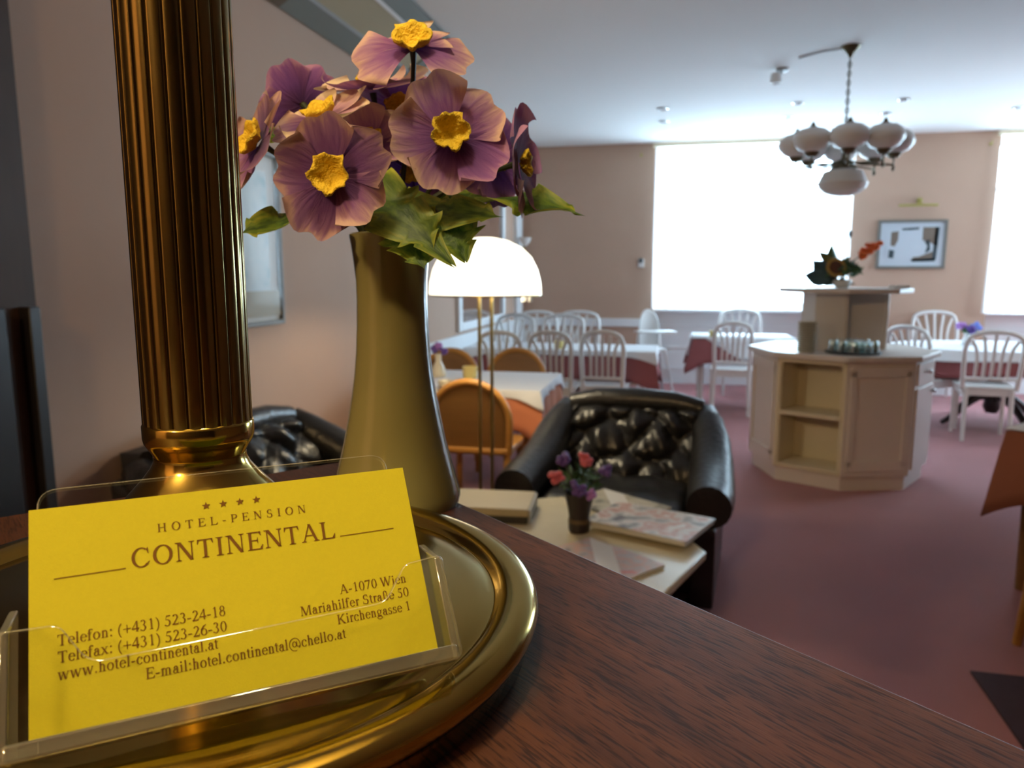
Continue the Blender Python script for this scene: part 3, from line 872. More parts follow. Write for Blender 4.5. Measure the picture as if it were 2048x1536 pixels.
def flower(name, label, px, py, dep, R_px, nrm, twist, mats, cup=0.12, wd=0.58, skip=(), seed=0, eye_px=None, rip=0.10, angs=None, scales=None, sag=0.0, stem=True):
    rng = random.Random(seed)
    pos = W(px, py, dep)
    # normal given in camera terms (right, up, towards the viewer)
    n = RT * nrm[0] + UP * nrm[1] - FW * nrm[2]
    Mx = look_matrix(pos, n, twist)
    root = thing(name, label, 'flower', Mx=Mx, group='silk flowers in the ivory vase')
    R_ = R_px / F_PX * dep
    for k in range(5):
        if k in skip:
            continue
        b = petal_bm(R_ * (scales[k] if scales else rng.uniform(.95, 1.05)), R_ * wd, cup + rng.uniform(-.05, .05), rip, rng)
        a = (angs[k] if angs else 72 * k + rng.uniform(-6, 6))
        T = Matrix.Rotation(rad(a), 4, 'Z') @ Matrix.Translation((0, R_ * .07, (k % 2) * R_ * .02))
        bmesh.ops.transform(b, matrix=T, verts=b.verts)
        obj('petal', b, mats[k % len(mats)], root, ang=180)
    # crumpled yellow eye
    b = BM()
    er = (eye_px or R_px * .29) / F_PX * dep
    rings = []
    prof = [(0.0, .10), (.30, .12), (.58, .30), (.86, .66), (1.06, .80), (1.0, .52), (.6, .10)]
    for i, (q, z) in enumerate(prof):
        if q == 0:
            rings.append([b.verts.new((0, 0, z * er))]); continue
        ring = []
        for j in range(30):
            a = 2 * PI * j / 30
            wv = 1 + (0.09 * math.cos(5 * a + seed) + 0.07 * math.sin(8 * a + seed) + .05 * math.sin(13 * a)) * q
            ring.append(b.verts.new((q * er * wv * math.cos(a), q * er * wv * math.sin(a), z * er + .10 * er * math.sin(5 * a) * q + R_ * .05)))
        rings.append(ring)
    for r0, r1 in zip(rings, rings[1:]):
        for j in range(30):
            j2 = (j + 1) % 30
            if len(r0) == 1: b.faces.new((r0[0], r1[j], r1[j2]))
            else: b.faces.new((r0[j], r1[j], r1[j2], r0[j2]))
    obj('eye', b, 'stamen', root, ang=180)
    if stem:
        inv = Mx.inverted()
        a0 = pos - n.normalized() * R_ * .05
        a1 = pos - n.normalized() * R_ * .8 + Vector((0, 0, -.004))
        tgt = VT + Vector((rng.uniform(-.009, .009), rng.uniform(-.009, .009), -.030))
        pts = []
        for k in range(13):
            t = k / 12
            p = a0 * (1 - t) ** 3 + a1 * 3 * t * (1 - t) ** 2 + (tgt + Vector((0, 0, .045))) * 3 * t * t * (1 - t) + tgt * t ** 3
            pts.append(inv @ p)
        b = BM(); tube(b, pts, [.0016] + [.0011] * 12, 8)
        obj('stem', b, 'stem', root)
    return root
FL = [
 ('purple silk flower with yellow eye at the very top of the bunch', 826, 96, .315, 112, (.02, .52, .85), 0, ['petal', 'petal', 'petal_pale'], dict(seed=1, cup=-.12, eye_px=36, angs=[108, 250, 35, 325, 0], wd=.66, scales=[1.08, 1.08, .5, .5, .45])),
 ('large purple flower facing front on the right with a wide open yellow eye', 902, 274, .300, 118, (.06, .06, 1.0), .35, ['petal', 'petal', 'petal', 'petal_violet', 'petal'], dict(seed=2, eye_px=36, wd=.60)),
 ('large dark purple flower facing front low on the left with a deep ochre eye', 667, 352, .292, 122, (-.10, -.12, 1.0), .2, ['petal_dark', 'petal_dark', 'petal_dark', 'petal', 'petal_dark'], dict(seed=3, eye_px=37, wd=.58)),
 ('purple flower beside the brass column turned to the left with lumpy yellow eye', 520, 286, .318, 108, (-.72, .28, .62), .5, ['petal_dark', 'petal', 'petal'], dict(seed=4, eye_px=33)),
 ('pale pink flower in the middle of the bunch above the dark purple one', 648, 240, .318, 104, (-.30, .72, .62), .9, ['petal_pale', 'petal', 'petal_pale', 'petal_pale', 'petal_pale'], dict(seed=5, eye_px=32)),
 ('pink purple flower tipped back behind the pale pink one with small yellow eye', 745, 180, .345, 110, (-.12, .93, .35), .3, ['petal', 'petal_pale', 'petal_violet'], dict(seed=6, eye_px=28)),
 ('deep violet flower seen edge on at the right end of the bunch', 1036, 328, .325, 112, (.93, .02, .22), .4, ['petal_violet', 'petal_violet', 'petal', 'petal_violet', 'petal_violet'], dict(seed=7, eye_px=24)),
 ('violet flower half hidden behind the large right flower and low over the leaves', 985, 322, .345, 92, (.50, -.10, .72), .8, ['petal_violet'], dict(seed=8, eye_px=22)),
 ('violet flower at the back between the top flower and the large right one', 802, 225, .350, 100, (-.05, .45, .80), .0, ['petal_violet', 'petal', 'petal_violet', 'petal_pale', 'petal_violet'], dict(seed=9, eye_px=26)),
 ('lilac flower turned away at the upper left edge of the bunch', 606, 210, .352, 84, (-.45, .30, -.75), .6, ['petal_violet'], dict(seed=10, eye_px=20)),
 ('violet flower low behind the stems above the big green leaf', 822, 345, .350, 74, (.05, -.30, .85), .2, ['petal_violet'], dict(seed=11, eye_px=18)),
 ('small pink petalled flower tucked between the two large front flowers', 745, 285, .328, 84, (.05, .35, .85), .5, ['petal_pale', 'petal'], dict(seed=12, eye_px=20)),
]
for lab, px, py, dep, R_px, nrm, tw, mats, kw in FL:
    flower('silk_flower', lab, px, py, dep, R_px, nrm, tw, mats, **kw)

# leaves: base point, tip point, width, and the side the blade faces
def leaf(label, base, tip, wid, face, bend=0.15, wave=0.10, seed=0, fold=.15, lobes=5, stem=True):
    rng = random.Random(seed)
    b0, t0 = W(*base), W(*tip)
    root = thing('silk_leaf', label, 'leaf', b0, group='silk leaves in the ivory vase')
    ax = t0 - b0
    Ln = ax.length
    y = ax.normalized()
    f = RT * face[0] + UP * face[1] - FW * face[2]
    x = y.cross(f).normalized()
    z = x.cross(y)
    wd = wid / F_PX * base[2]
    b = BM()
    def g(u, v):
        s = 2 * u - 1
        prof_ = (math.sin(PI * min(1, (.04 + .96 * v) ** .62)) ** .75) if v < 1 else 0
        ser = 0.80 + 0.34 * (1 - ((lobes * v) % 1.0)) ** 1.2
        half = wd * max(0.02, prof_) * ser
        p = y * (v * Ln + .05 * Ln * abs(s) * math.cos(lobes * PI * v)) + x * (s * half)
        p += z * (bend * Ln * math.sin(PI * v) + fold * half * abs(s) + wave * half * math.sin(lobes * 2.2 * v + 2.2 * s + seed) * abs(s))
        return p
    grid(b, g, 16, 48, uv=True)
    bl = obj('blade', b, 'leaf', root, ang=180)
    tgt = VT + Vector((rng.uniform(-.008, .008), rng.uniform(-.008, .008), -.030)) - b0
    pts = []
    c1 = -y * .012; c2 = tgt + Vector((0, 0, .030))
    for k in range(11):
        t = k / 10
        pts.append(c1 * 3 * t * (1 - t) ** 2 + c2 * 3 * t * t * (1 - t) + tgt * t ** 3)
    b = BM(); tube(b, pts, .0012, 8); obj('stem', b, 'stem', root)
    return root
leaf('largest green leaf drooping in front over the rim of the vase', (706, 384, .318), (902, 528, .294), 72, (.15, .45, .85), .10, .20, 1, .12, 6)
leaf('green leaf spreading right beneath the large right flower', (770, 432, .318), (1008, 434, .300), 54, (.05, .50, .80), .04, .22, 2, .12, 5)
leaf('long green leaf pointing out to the right end of the bunch', (930, 400, .345), (1172, 432, .335), 66, (.05, .80, .52), .05, .30, 3, .10, 5)
leaf('green leaf reaching left behind the brass column', (668, 440, .335), (476, 468, .315), 62, (-.05, .72, .6), .06, .30, 4, .15, 5)
leaf('short green leaf hanging in front of the lit lamp globe', (880, 430, .308), (930, 522, .300), 66, (.25, .40, .85), .05, .2, 5, .1, 4)
leaf('pointed green leaf hanging down over the front of the vase neck', (800, 425, .310), (850, 540, .292), 62, (.05, .35, .9), .04, .2, 9, .1, 5)
leaf('small yellow green leaf at the upper left behind the flowers', (560, 280, .350), (500, 236, .350), 26, (-.2, .6, .6), .05, .2, 6)
leaf('dark green leaf tucked behind the stems above the vase mouth', (850, 420, .352), (1010, 385, .352), 40, (0, .6, .7), .05, .2, 7)

# ------------------------------------------------------------------ white dining chairs with fanned slats
def white_chair(name, label, group, wd=0.40, h=0.94):
    t = thing(name, label, 'chair', group=group)
    b = BM()
    prism(b, [(-.20, -.19), (.20, -.19), (.215, .21), (-.215, .21)], .435, .462)
    obj('seat', b, 'white', t, bevel=.008)
    b = BM()
    for p, q in (((-.18, .18, .41), (.18, .18, .41)), ((-.17, -.17, .41), (.17, -.17, .41)), ((-.18, -.17, .41), (-.19, .18, .41)), ((.18, -.17, .41), (.19, .18, .41))):
        bar(b, p, q, .022, .05, (0, 0, 1))
    obj('apron', b, 'white', t, smooth=False)
    for sx in (-1, 1):
        b = BM(); tube(b, [(sx * .185, .18, .435), (sx * .19, .185, 0)], [.020, .014], 8); obj('leg', b, 'white', t)
        b = BM(); tube(b, [(sx * .165, -.185, .44), (sx * .168, -.19, .25), (sx * .172, -.235, 0)], [.020, .019, .015], 8); obj('leg', b, 'white', t)
    hw = wd / 2
    def yb(z): return -.185 - .10 * max(0, z - .44) / .5
    pts = [(-hw * .93, yb(.44), .44), (-hw * .97, yb(.6), .6), (-hw, yb(.76), .76), (-hw * .97, yb(.84), .84)]
    for k in range(11):
        a = PI - PI * k / 10
        z = h - .085 + .085 * math.sin(a) ** .8 if 0 < a < PI else h - .085
        pts.append((hw * .93 * math.cos(a), yb(z), z - .015))
    pts += [(hw * .97, yb(.84), .84), (hw, yb(.76), .76), (hw * .97, yb(.6), .6), (hw * .93, yb(.44), .44)]
    b = BM(); tube(b, pts, .0195, 8); obj('back_frame', b, 'white', t, ang=80)
    b = BM(); bar(b, (-hw * .94, yb(.53), .53), (hw * .94, yb(.53), .53), .04, .022, (0, 0, 1)); obj('back_rail', b, 'white', t, bevel=.004)
    for k in range(5):
        s = (k - 2) / 2
        xb, xt = s * hw * .55, s * hw * .80
        zt = h - .03 - .055 * abs(s) ** 1.5
        ps = [(xb, yb(.53), .53), (xb, yb(.70), .70), (xb + (xt - xb) * .30, yb(.79), .79), (xt, yb(zt), zt)]
        b = BM()
        for p, q in zip(ps, ps[1:]):
            bar(b, p, q, .023, .012, (0, 1, 0))
        obj('slat', b, 'white', t, smooth=False)
    return t
proto = white_chair('dining_chair', '', 'white fan-back dining chairs', wd=.35)
CH = [
 (1001, 700, 6.15, .0, 'white fan-back chair just right of the floor lamp poles at the long table'),
 (1101, 700, 6.15, .0, 'white fan-back chair second from the floor lamp at the near side of the long table'),
 (1205, 700, 6.20, .0, 'white fan-back chair above the black armchair at the near side of the long table'),
 (1465, 700, 7.30, -.05, 'white fan-back chair drawn up to the small table below the middle window'),
 (1988, 700, 6.15, -.15, 'large white fan-back chair in front of the pedestal table at the right edge'),
 (1820, 700, 6.75, -.95, 'white fan-back chair right behind the buffet island, at the left end of the pedestal table'),
]
for i, (px, py, dep, rz, lab) in enumerate(CH):
    if i == 4:
        proto = white_chair('dining_chair', '', 'white fan-back dining chairs', wd=.42)
    c = proto if i in (0, 4) else copy_tree(proto)
    p = W(px, py, dep)
    # the photo shows the back, which stands 0.25 m behind the middle of the seat
    fx, fy = -math.sin(rz), math.cos(rz)
    c.location = (p.x + fx * .23, p.y + fy * .23, 0)
    c.rotation_euler = (0, 0, rz)
    c['label'] = lab
# far row: broader backs facing the camera
proto2 = white_chair('dining_chair', '', 'white fan-back dining chairs', wd=0.47, h=0.98)
CH2 = [
 (1074, 640, 8.5, PI + .1, 'white chair with broad arched back in the far left corner beside the wall strip'),
 (1157, 640, 8.5, PI + .05, 'white chair with broad arched back below the bare far wall'),
 (1030, 650, 7.85, PI - .35, 'white chair behind the long table, overlapping the corner chair'),
 (1126, 650, 7.85, PI - .25, 'white chair behind the long table, overlapping the chair under the bare wall'),
 (1866, 690, 8.55, PI + .05, 'white chair with broad arched back behind the pedestal table below the framed picture'),
 (1480, 640, 8.95, PI, 'white chair behind the small table with its back close to the window parapet'),
]
for i, (px, py, dep, rz, lab) in enumerate(CH2):
    c = proto2 if i == 0 else copy_tree(proto2)
    p = W(px, py, dep)
    fx, fy = -math.sin(rz), math.cos(rz)
    c.location = (p.x + fx * .26, p.y + fy * .26, 0)
    c.rotation_euler = (0, 0, rz)
    c['label'] = lab

# ------------------------------------------------------------------ tables and cloths
def table(name, label, c, sx, sy, h, rz, m, leg=.06, group=None):
    t = thing(name, label, 'table', (c[0], c[1], 0), rz, group)
    b = BM(); box(b, (0, 0, h - .0125), (sx, sy, .025)); obj('tabletop', b, m, t, bevel=.004)
    b = BM()
    for s in (-1, 1):
        box(b, (0, s * (sy / 2 - .06), h - .065), (sx - .12, .022, .08)); box(b, (s * (sx / 2 - .06), 0, h - .065), (.022, sy - .12, .08))
    obj('apron', b, m, t, smooth=False)
    for a in (-1, 1):
        for d in (-1, 1):
            b = BM(); lathe(b, [(0, 0), (leg * .42, 0), (leg * .5, h * .5), (leg * .55, h - .03), (0, h - .03)], 12, (a * (sx / 2 - .075), d * (sy / 2 - .075), 0))
            obj('leg', b, m, t)
    return t
def cloth(name, label, c, sx, sy, h, rz, m, hang, cat='tablecloth', group=None, tip=.45, seed=0, flare=.05, n_wave=7):
    """tablecloth: flat top, hanging skirt with soft folds and longer corner points"""
    b = BM()
    N_ = 96
    hx_, hy_ = sx / 2 + .006, sy / 2 + .006
    per = []
    r = .02
    for k in range(N_):
        t = k / N_ * 4
        side, q = int(t), t - int(t)
        e = (q * 2 - 1)
        if side == 0: p = (e * hx_, -hy_)
        elif side == 1: p = (hx_, e * hy_)
        elif side == 2: p = (-e * hx_, hy_)
        else: p = (-hx_, -e * hy_)
        nrm = ((0, -1), (1, 0), (0, 1), (-1, 0))[side]
        per.append((p, nrm, 1 - abs(e)))
    top = [bm_v for bm_v in (b.verts.new((p[0], p[1], h + .003)) for p, n, e in per)]
    b.faces.new(top)
    prev = top
    rng = random.Random(seed)
    for j in range(1, 6):
        v = j / 5
        ring = []
        for k, (p, n, e) in enumerate(per):
            cor = max(0, 1 - e / .30)
            nn = Vector((n[0], n[1], 0))
            diag = Vector((math.copysign(1, p[0]), math.copysign(1, p[1]), 0)).normalized()
            out = nn.lerp(diag, cor * .9)
            dz = hang * v * (1 + tip * cor ** 1.6)
            wv = .010 * math.sin(2 * PI * n_wave * k / N_ * 2 + seed) * v
            off = .004 + flare * v * (.35 + 1.3 * cor) + wv
            ring.append(b.verts.new((p[0] + out.x * off, p[1] + out.y * off, h + .003 - dz)))
        for k in range(N_):
            b.faces.new((prev[k], prev[(k + 1) % N_], ring[(k + 1) % N_], ring[k]))
        prev = ring
    o = obj(name, b, m, None, ang=50, solid=.003)
    o.location = (c[0], c[1], 0)
    o.rotation_euler = (0, 0, rz)
    return tag(o, label, cat, group)
def flaps(name, label, c, sx, sy, h, rz, m, drop, base=.75, group=None):
    """white top cloth laid cornerwise, so a triangle hangs at each side"""
    b = BM()
    hx_, hy_ = sx / 2 + .012, sy / 2 + .012
    vs = [b.verts.new((x * hx_, y * hy_, h + .008)) for x, y in ((-1, -1), (1, -1), (1, 1), (-1, 1))]
    b.faces.new(vs)
    for (ax, ay), (bx, by), (nx, ny) in (((-1, -1), (1, -1), (0, -1)), ((1, -1), (1, 1), (1, 0)), ((1, 1), (-1, 1), (0, 1)), ((-1, 1), (-1, -1), (-1, 0))):
        A, B_ = Vector((ax * hx_, ay * hy_, h + .008)), Vector((bx * hx_, by * hy_, h + .008))
        mm = (A + B_) / 2
        A, B_ = mm.lerp(A, base), mm.lerp(B_, base)
        n = Vector((nx, ny, 0))
        rows = []
        for j in range(6):
            v = j / 5
            row = []
            for i in range(7):
                u = i / 6
                p = A.lerp(B_, u)
                p = mm.lerp(p, 1 - v * .96)
                row.append(b.verts.new(p + n * (.014 + .03 * v + .006 * math.sin(6 * u)) + Vector((0, 0, -drop * v))))
            rows.append(row)
        for r0, r1 in zip(rows, rows[1:]):
            for i in range(6):
                b.faces.new((r0[i], r0[i + 1], r1[i + 1], r1[i]))
    o = obj(name, b, m, None, ang=60, solid=.002)
    o.location = (c[0], c[1], 0); o.rotation_euler = (0, 0, rz)
    return tag(o, label, 'tablecloth', group)
GT, GC, GW = 'dining tables', 'coloured tablecloths', 'white top cloths'
# long table on the left
table('dining_table', 'long white table laid with cloths in front of the far left chairs', (-1.04, 6.85), 1.66, .60, .715, 0, 'white', group=GT)
cloth('tablecloth', 'old rose cloth hanging from the long table behind three white chairs', (-1.04, 6.85), 1.68, .62, .717, 0, 'burgundy', .245, group=GC, seed=1)
cloth('top_cloth', 'white top cloth over the long table behind three white chairs', (-1.04, 6.85), 1.70, .64, .724, 0, 'white_cloth', .045, group=GW, tip=1.6, seed=2, flare=.02)
# small table at the window
table('dining_table', 'small white-legged table below the middle window', (.66, 8.38), .98, .72, .715, 0, 'white', group=GT)
cloth('tablecloth', 'old rose cloth with hanging corner on the small table below the middle window', (.66, 8.38), 1.0, .74, .717, 0, 'burgundy', .245, group=GC, seed=3, flare=.07)
flaps('top_cloth', 'white cloth laid cornerwise over the small table below the middle window', (.66, 8.38), 1.0, .74, .722, 0, 'white_cloth', .22, group=GW)
# table behind the beech chair
table('cafe_table', 'wooden table under a terracotta cloth behind the beech chair', (-1.30, 4.70), .98, .76, .70, 0, 'beech', group=GT)
cloth('tablecloth', 'terracotta cloth on the table behind the beech chair', (-1.30, 4.70), 1.0, .78, .702, 0, 'orange_cloth', .235, group=GC, seed=4, flare=.04)
cloth('top_cloth', 'white cloth over the terracotta cloth behind the beech chair', (-1.30, 4.70), 1.02, .80, .709, 0, 'white_cloth', .05, group=GW, tip=1.5, seed=6, flare=.02)
# near table at the right edge
ra = rad(-42)
tc_ = Vector((1.45, 3.60, 0))
ex, ey = Vector((math.cos(ra), math.sin(ra), 0)), Vector((-math.sin(ra), math.cos(ra), 0))
cc = tc_ + ex * .40 + ey * .40 - (ex + ey) * .0
table('cafe_table', 'wooden table with brown cloth cut off by the right edge of the photo', cc, .82, .82, .715, ra, 'beech_dark', leg=.075, group=GT)
cloth('tablecloth', 'rust brown cloth with pointed hanging corner at the right edge of the photo', cc, .84, .84, .717, ra, 'rust_cloth', .30, group=GC, seed=5, flare=.05, tip=.30)
flaps('top_cloth', 'white cloth on the rust brown table at the right edge of the photo', cc, .84, .84, .722, ra, 'white_cloth', .03, base=.5, group=GW)
# pedestal table on the right
pt = thing('pedestal_table', 'oval table with dark curved pedestal legs behind the buffet island', 'table', (2.90, 7.76, 0), 0, GT)
b = BM(); lathe(b, [(0, .69), (.62, .69), (.63, .70), (.63, .712), (0, .715)], 48, sx=1.42, sy=.94); obj('tabletop', b, 'black_wood', pt)
b = BM(); lathe(b, [(0, .10), (.05, .10), (.075, .16), (.06, .24), (.045, .32), (.07, .40), (.075, .5), (.05, .58), (.11, .66), (.12, .69), (0, .69)], 20); obj('column', b, 'black_wood', pt)
for k in range(4):
    a = rad(20 + 90 * k)
    d = Vector((math.cos(a), math.sin(a), 0))
    b = BM(); tube(b, [d * .04 + Vector((0, 0, .27)), d * .16 + Vector((0, 0, .26)), d * .30 + Vector((0, 0, .17)), d * .42 + Vector((0, 0, .06)), d * .50 + Vector((0, 0, .022))], [.045, .042, .034, .028, .022], 10)
    obj('leg', b, 'black_wood', pt)
b = BM(); lathe(b, [(0, .5), (.33, .5), (.34, .51), (.34, .525), (0, .53)], 32, sx=1.3); obj('under_shelf', b, 'black_wood', pt)
def oval_cloth(name, label, m, a_, b_, h, hang, group, seed, lobes=9, amp=.02):
    bm = BM()
    n = 120
    prev = None
    ctr = bm.verts.new((0, 0, h))
    for j in range(7):
        v = j / 6
        ring = []
        for k in range(n):
            t = 2 * PI * k / n
            w_ = 1 + amp * math.sin(lobes * t + seed) * v
            q = 1 + .05 * v
            ring.append(bm.verts.new((a_ * math.cos(t) * q * w_, b_ * math.sin(t) * q * w_, h - hang * v * (1 + .22 * abs(math.sin(2 * t)) ** 3))))
        for k in range(n):
            if prev is None: bm.faces.new((ctr, ring[k], ring[(k + 1) % n]))
            else: bm.faces.new((prev[k], ring[k], ring[(k + 1) % n], prev[(k + 1) % n]))
        prev = ring
    o = obj(name, bm, m, None, ang=50, solid=.003)
    o.location = (2.90, 7.76, 0)
    return tag(o, label, 'tablecloth', group)
oval_cloth('tablecloth', 'old rose cloth hanging over the oval pedestal table', 'burgundy', .905, .60, .7205, .205, GC, 1)
oval_cloth('top_cloth', 'white cloth over the oval pedestal table behind the buffet', 'white_cloth', .912, .606, .727, .085, GW, 2)

# ------------------------------------------------------------------ beech chairs with round solid backs
def beech_chair(label, group):
    t = thing('round_back_chair', label, 'chair', group=group)
    b = BM(); prism(b, rounded([(-.21, -.20, .03), (.21, -.20, .03), (.22, .21, .08), (-.22, .21, .08)]), .42, .455); obj('seat', b, 'beech', t, bevel=.006)
    for sx in (-1, 1):
        b = BM(); tube(b, [(sx * .185, .18, .42), (sx * .19, .19, 0)], [.021, .017], 8); obj('leg', b, 'beech', t)
        b = BM(); tube(b, [(sx * .195, -.20, .43), (sx * .20, -.24, 0)], [.021, .017], 8); obj('leg', b, 'beech', t)
    def yb(z): return -.20 - .07 * max(0, z - .42) / .42
    arc = [(-.205, yb(.43), .43), (-.212, yb(.55), .55)]
    for k in range(17):
        a = PI - PI * k / 16
        z = .615 + .215 * math.sin(a)
        arc.append((.215 * math.cos(a), yb(z), z))
    arc += [(.212, yb(.55), .55), (.205, yb(.43), .43)]
    b = BM(); tube(b, arc, .020, 10); obj('back_frame', b, 'beech', t, ang=80)
    b = BM()
    f = [b.verts.new((x * .98, yb(z) + .006, z)) for x, y, z in arc]
    k_ = [b.verts.new((x * .98, yb(z) - .006, z)) for x, y, z in arc]
    b.faces.new(f); b.faces.new(k_[::-1])
    for i in range(len(arc)):
        j = (i + 1) % len(arc)
        b.faces.new((f[i], k_[i], k_[j], f[j]))
    obj('back_panel', b, 'beech_dark', t, smooth=False)
    b = BM(); bar(b, (-.20, yb(.45), .45), (.20, yb(.45), .45), .055, .026, (0, 0, 1)); obj('back_rail', b, 'beech', t, bevel=.004)
    return t
bp = beech_chair('', 'beech chairs with round backs')
BC = [(940, 830, 4.02, 0, -1, 'orange beech chair with solid round back behind the floor lamp'),
      (900, 730, 5.60, PI, 1, 'brown round-backed chair behind the terracotta table, partly hidden by the vase'),
      (1033, 740, 5.62, PI, 1, 'brown round-backed chair behind the terracotta table, between the lamp poles and a white chair'),
      (2085, 1180, 2.95, rad(-132), 1, 'beech chair cut off by the right edge of the photo below the rust brown cloth')]
for i, (px, py, dep, rz, s, lab) in enumerate(BC):
    c = bp if i == 0 else copy_tree(bp)
    p = W(px, py, dep)
    fx, fy = -math.sin(rz), math.cos(rz)
    c.location = (p.x + fx * .24, p.y + fy * .24, 0)
    c.rotation_euler = (0, 0, rz)
    c['label'] = lab

# ------------------------------------------------------------------ high chair
p = W(1303, 700, 8.75)
hc = thing('high_chair', 'white baby high chair with tray standing by the middle window', 'high chair', (p.x, p.y, 0), .35)
b = BM()
def hb(u, v):
    a = PI * u
    r = .15
    z = .52 + .46 * v * (math.sin(a) ** .35 if 0 < u < 1 else 0.0)
    return (r * math.cos(a) * (1 - .25 * v * v), .10 + .07 * math.sin(a), z)
grid(b, hb, 20, 10)
obj('seat_shell', b, 'white', hc, ang=70, solid=.015)
b = BM(); prism(b, rounded([(-.15, -.12, .04), (.15, -.12, .04), (.15, .16, .04), (-.15, .16, .04)]), .50, .53); obj('seat', b, 'white', hc)
b = BM(); prism(b, rounded([(-.22, -.26, .06), (.22, -.26, .06), (.22, -.04, .04), (-.22, -.04, .04)]), .725, .745)
for s in (-1, 1):
    bar(b, (s * .19, -.08, .735), (s * .17, .12, .72), .03, .02, (0, 0, 1))
obj('tray', b, 'white', hc, bevel=.004)
for sx in (-1, 1):
    for sy in (-1, 1):
        b = BM(); tube(b, [(sx * .13, sy * .10 + .02, .52), (sx * .22, sy * .20 + .02, 0)], .014, 8); obj('leg', b, 'white' if sy < 0 else 'grey', hc)
b = BM(); bar(b, (-.17, -.14, .25), (.17, -.14, .25), .10, .015, (0, 1, 0)); obj('footrest', b, 'white', hc)

# ------------------------------------------------------------------ black leather armchairs
def armchair(label, name='armchair', cat='armchair', wf=1.0):
    t = thing(name, label, cat)
    def wide(bm):
        for v in bm.verts:
            v.co.x *= wf
        return bm
    b = BM()
    for x in (-.40, .40):
        box(b, (x, .0, .19), (.10, .74, .34))
    box(b, (0, .02, .18), (.74, .70, .24))
    for x in (-.36, .36):
        for y in (-.32, .30):
            lathe(b, [(0, 0), (.025, 0), (.03, .03), (0, .03)], 10, (x, y, 0))
    obj('base', wide(b), 'leather', t, bevel=.03)
    def tuft(x, z, nx, nz):
        return math.sin(PI * x * nx) * math.sin(PI * z * nz)
    b = BM()
    def back(u, v):
        s = 2 * u - 1
        z = .36 + .40 * v
        half = .43 - .10 * v ** 1.3
        y = .20 + .20 * v
        # diamond tufting pressed into the padding
        sw = s + .07 * math.sin(6 * v + 4 * s) + .03 * math.sin(13 * s)
        vw = v + .06 * math.sin(7 * s + 2) + .02 * math.sin(17 * v)
        q = abs(math.sin(PI * (sw * 1.7 + vw * 1.9))) * abs(math.sin(PI * (sw * 1.7 - vw * 1.9)))
        q = q * (.8 + .2 * math.sin(23 * s + 9 * v)) 
        edge = min(1, (1 - abs(s)) / .12) * min(1, (1 - v) / .10 + .0)
        y -= .075 * (q ** .5) * max(0, edge) + .07 * max(0, edge) ** .5
        return (s * half, y, z)
    V_ = grid(b, back, 60, 44)
    def rear(u, v):
        s = 2 * u - 1
        return (s * (.43 - .10 * v ** 1.3), .20 + .20 * v + .05 + .06 * math.sin(PI * v) * (1 - s * s) + .02, .36 + .40 * v)
    V2 = grid(b, rear, 60, 44)
    for A, B_ in ((V_[-1], V2[-1]), (V_[0], V2[0])):
        for i in range(60):
            b.faces.new((A[i], A[i + 1], B_[i + 1], B_[i]))
    for j in range(44):
        b.faces.new((V_[j][0], V_[j + 1][0], V2[j + 1][0], V2[j][0])); b.faces.new((V_[j][-1], V_[j + 1][-1], V2[j + 1][-1], V2[j][-1]))
    obj('backrest', wide(b), 'leather', t, ang=70)
    b = BM()
    def roll(u, v):
        return
    tube(b, [(-.33, .34, .735), (-.20, .345, .76), (0, .35, .765), (.20, .345, .76), (.33, .34, .735)], [.045, .055, .06, .055, .045], 14)
    obj('top_roll', wide(b), 'leather', t, ang=80)
    for s in (-1, 1):
        b = BM()
        dx_ = s * .43 * (wf - 1)
        ps = [(s * .345, .36, .725), (s * .36, .30, .67), (s * .385, .20, .60), (s * .40, .06, .52), (s * .412, -.12, .475), (s * .42, -.28, .455), (s * .42, -.36, .45)]
        rr = [.05, .075, .09, .098, .10, .10, .092]
        tube(b, [(x + dx_, y, z) for x, y, z in ps], rr, 18)
        # pleated cover: shallow folds along the arm
        obj('armrest', b, 'leather', t, ang=80)
        b = BM()
        prism(b, [(-.34, .04), (.34, .04), (.40, .70), (.20, .60), (-.12, .47), (-.36, .45)], -.045, .045)
        bmesh.ops.transform(b, matrix=Matrix(((0, 0, 1, s * .39 + dx_), (1, 0, 0, 0), (0, 1, 0, 0), (0, 0, 0, 1))), verts=b.verts)
        obj('side_panel', b, 'leather', t, bevel=.02)
    b = BM()
    def seat(u, v):
        s, q = 2 * u - 1, 2 * v - 1
        w_ = abs(math.sin(PI * s * 1.5)) * abs(math.sin(PI * (q + 1) * 1.0))
        e = max(0, (1 - abs(s) ** 6)) * max(0, (1 - abs(q) ** 6))
        return (s * .34, -.09 + q * .29, .33 + .10 * e ** .5 + .02 * w_)
    Vt = grid(b, seat, 30, 26)
    bot = [b.verts.new((x, y, .30)) for x, y in ((-.34, -.38), (.34, -.38), (.34, .20), (-.34, .20))]
    b.faces.new(bot)
    for edge, (a, c) in ((Vt[0], (0, 1)), ([r[-1] for r in Vt], (1, 2)), (Vt[-1][::-1], (2, 3)), ([r[0] for r in Vt][::-1], (3, 0))):
        b.faces.new([bot[a], bot[c]] + edge[::-1])
    obj('seat_cushion', wide(b), 'leather', t, ang=60)
    return t
a1 = armchair('black tufted leather armchair beside the coffee table, back towards the dining tables')
a1.location = (-.235, 3.46, 0); a1.rotation_euler = (0, 0, rad(-6))
a2 = armchair('black tufted leather two-seat sofa against the left wall below the pale blue picture', 'sofa', 'sofa', 1.38)
a2.location = (-1.46, 2.70, 0); a2.rotation_euler = (0, 0, rad(88))

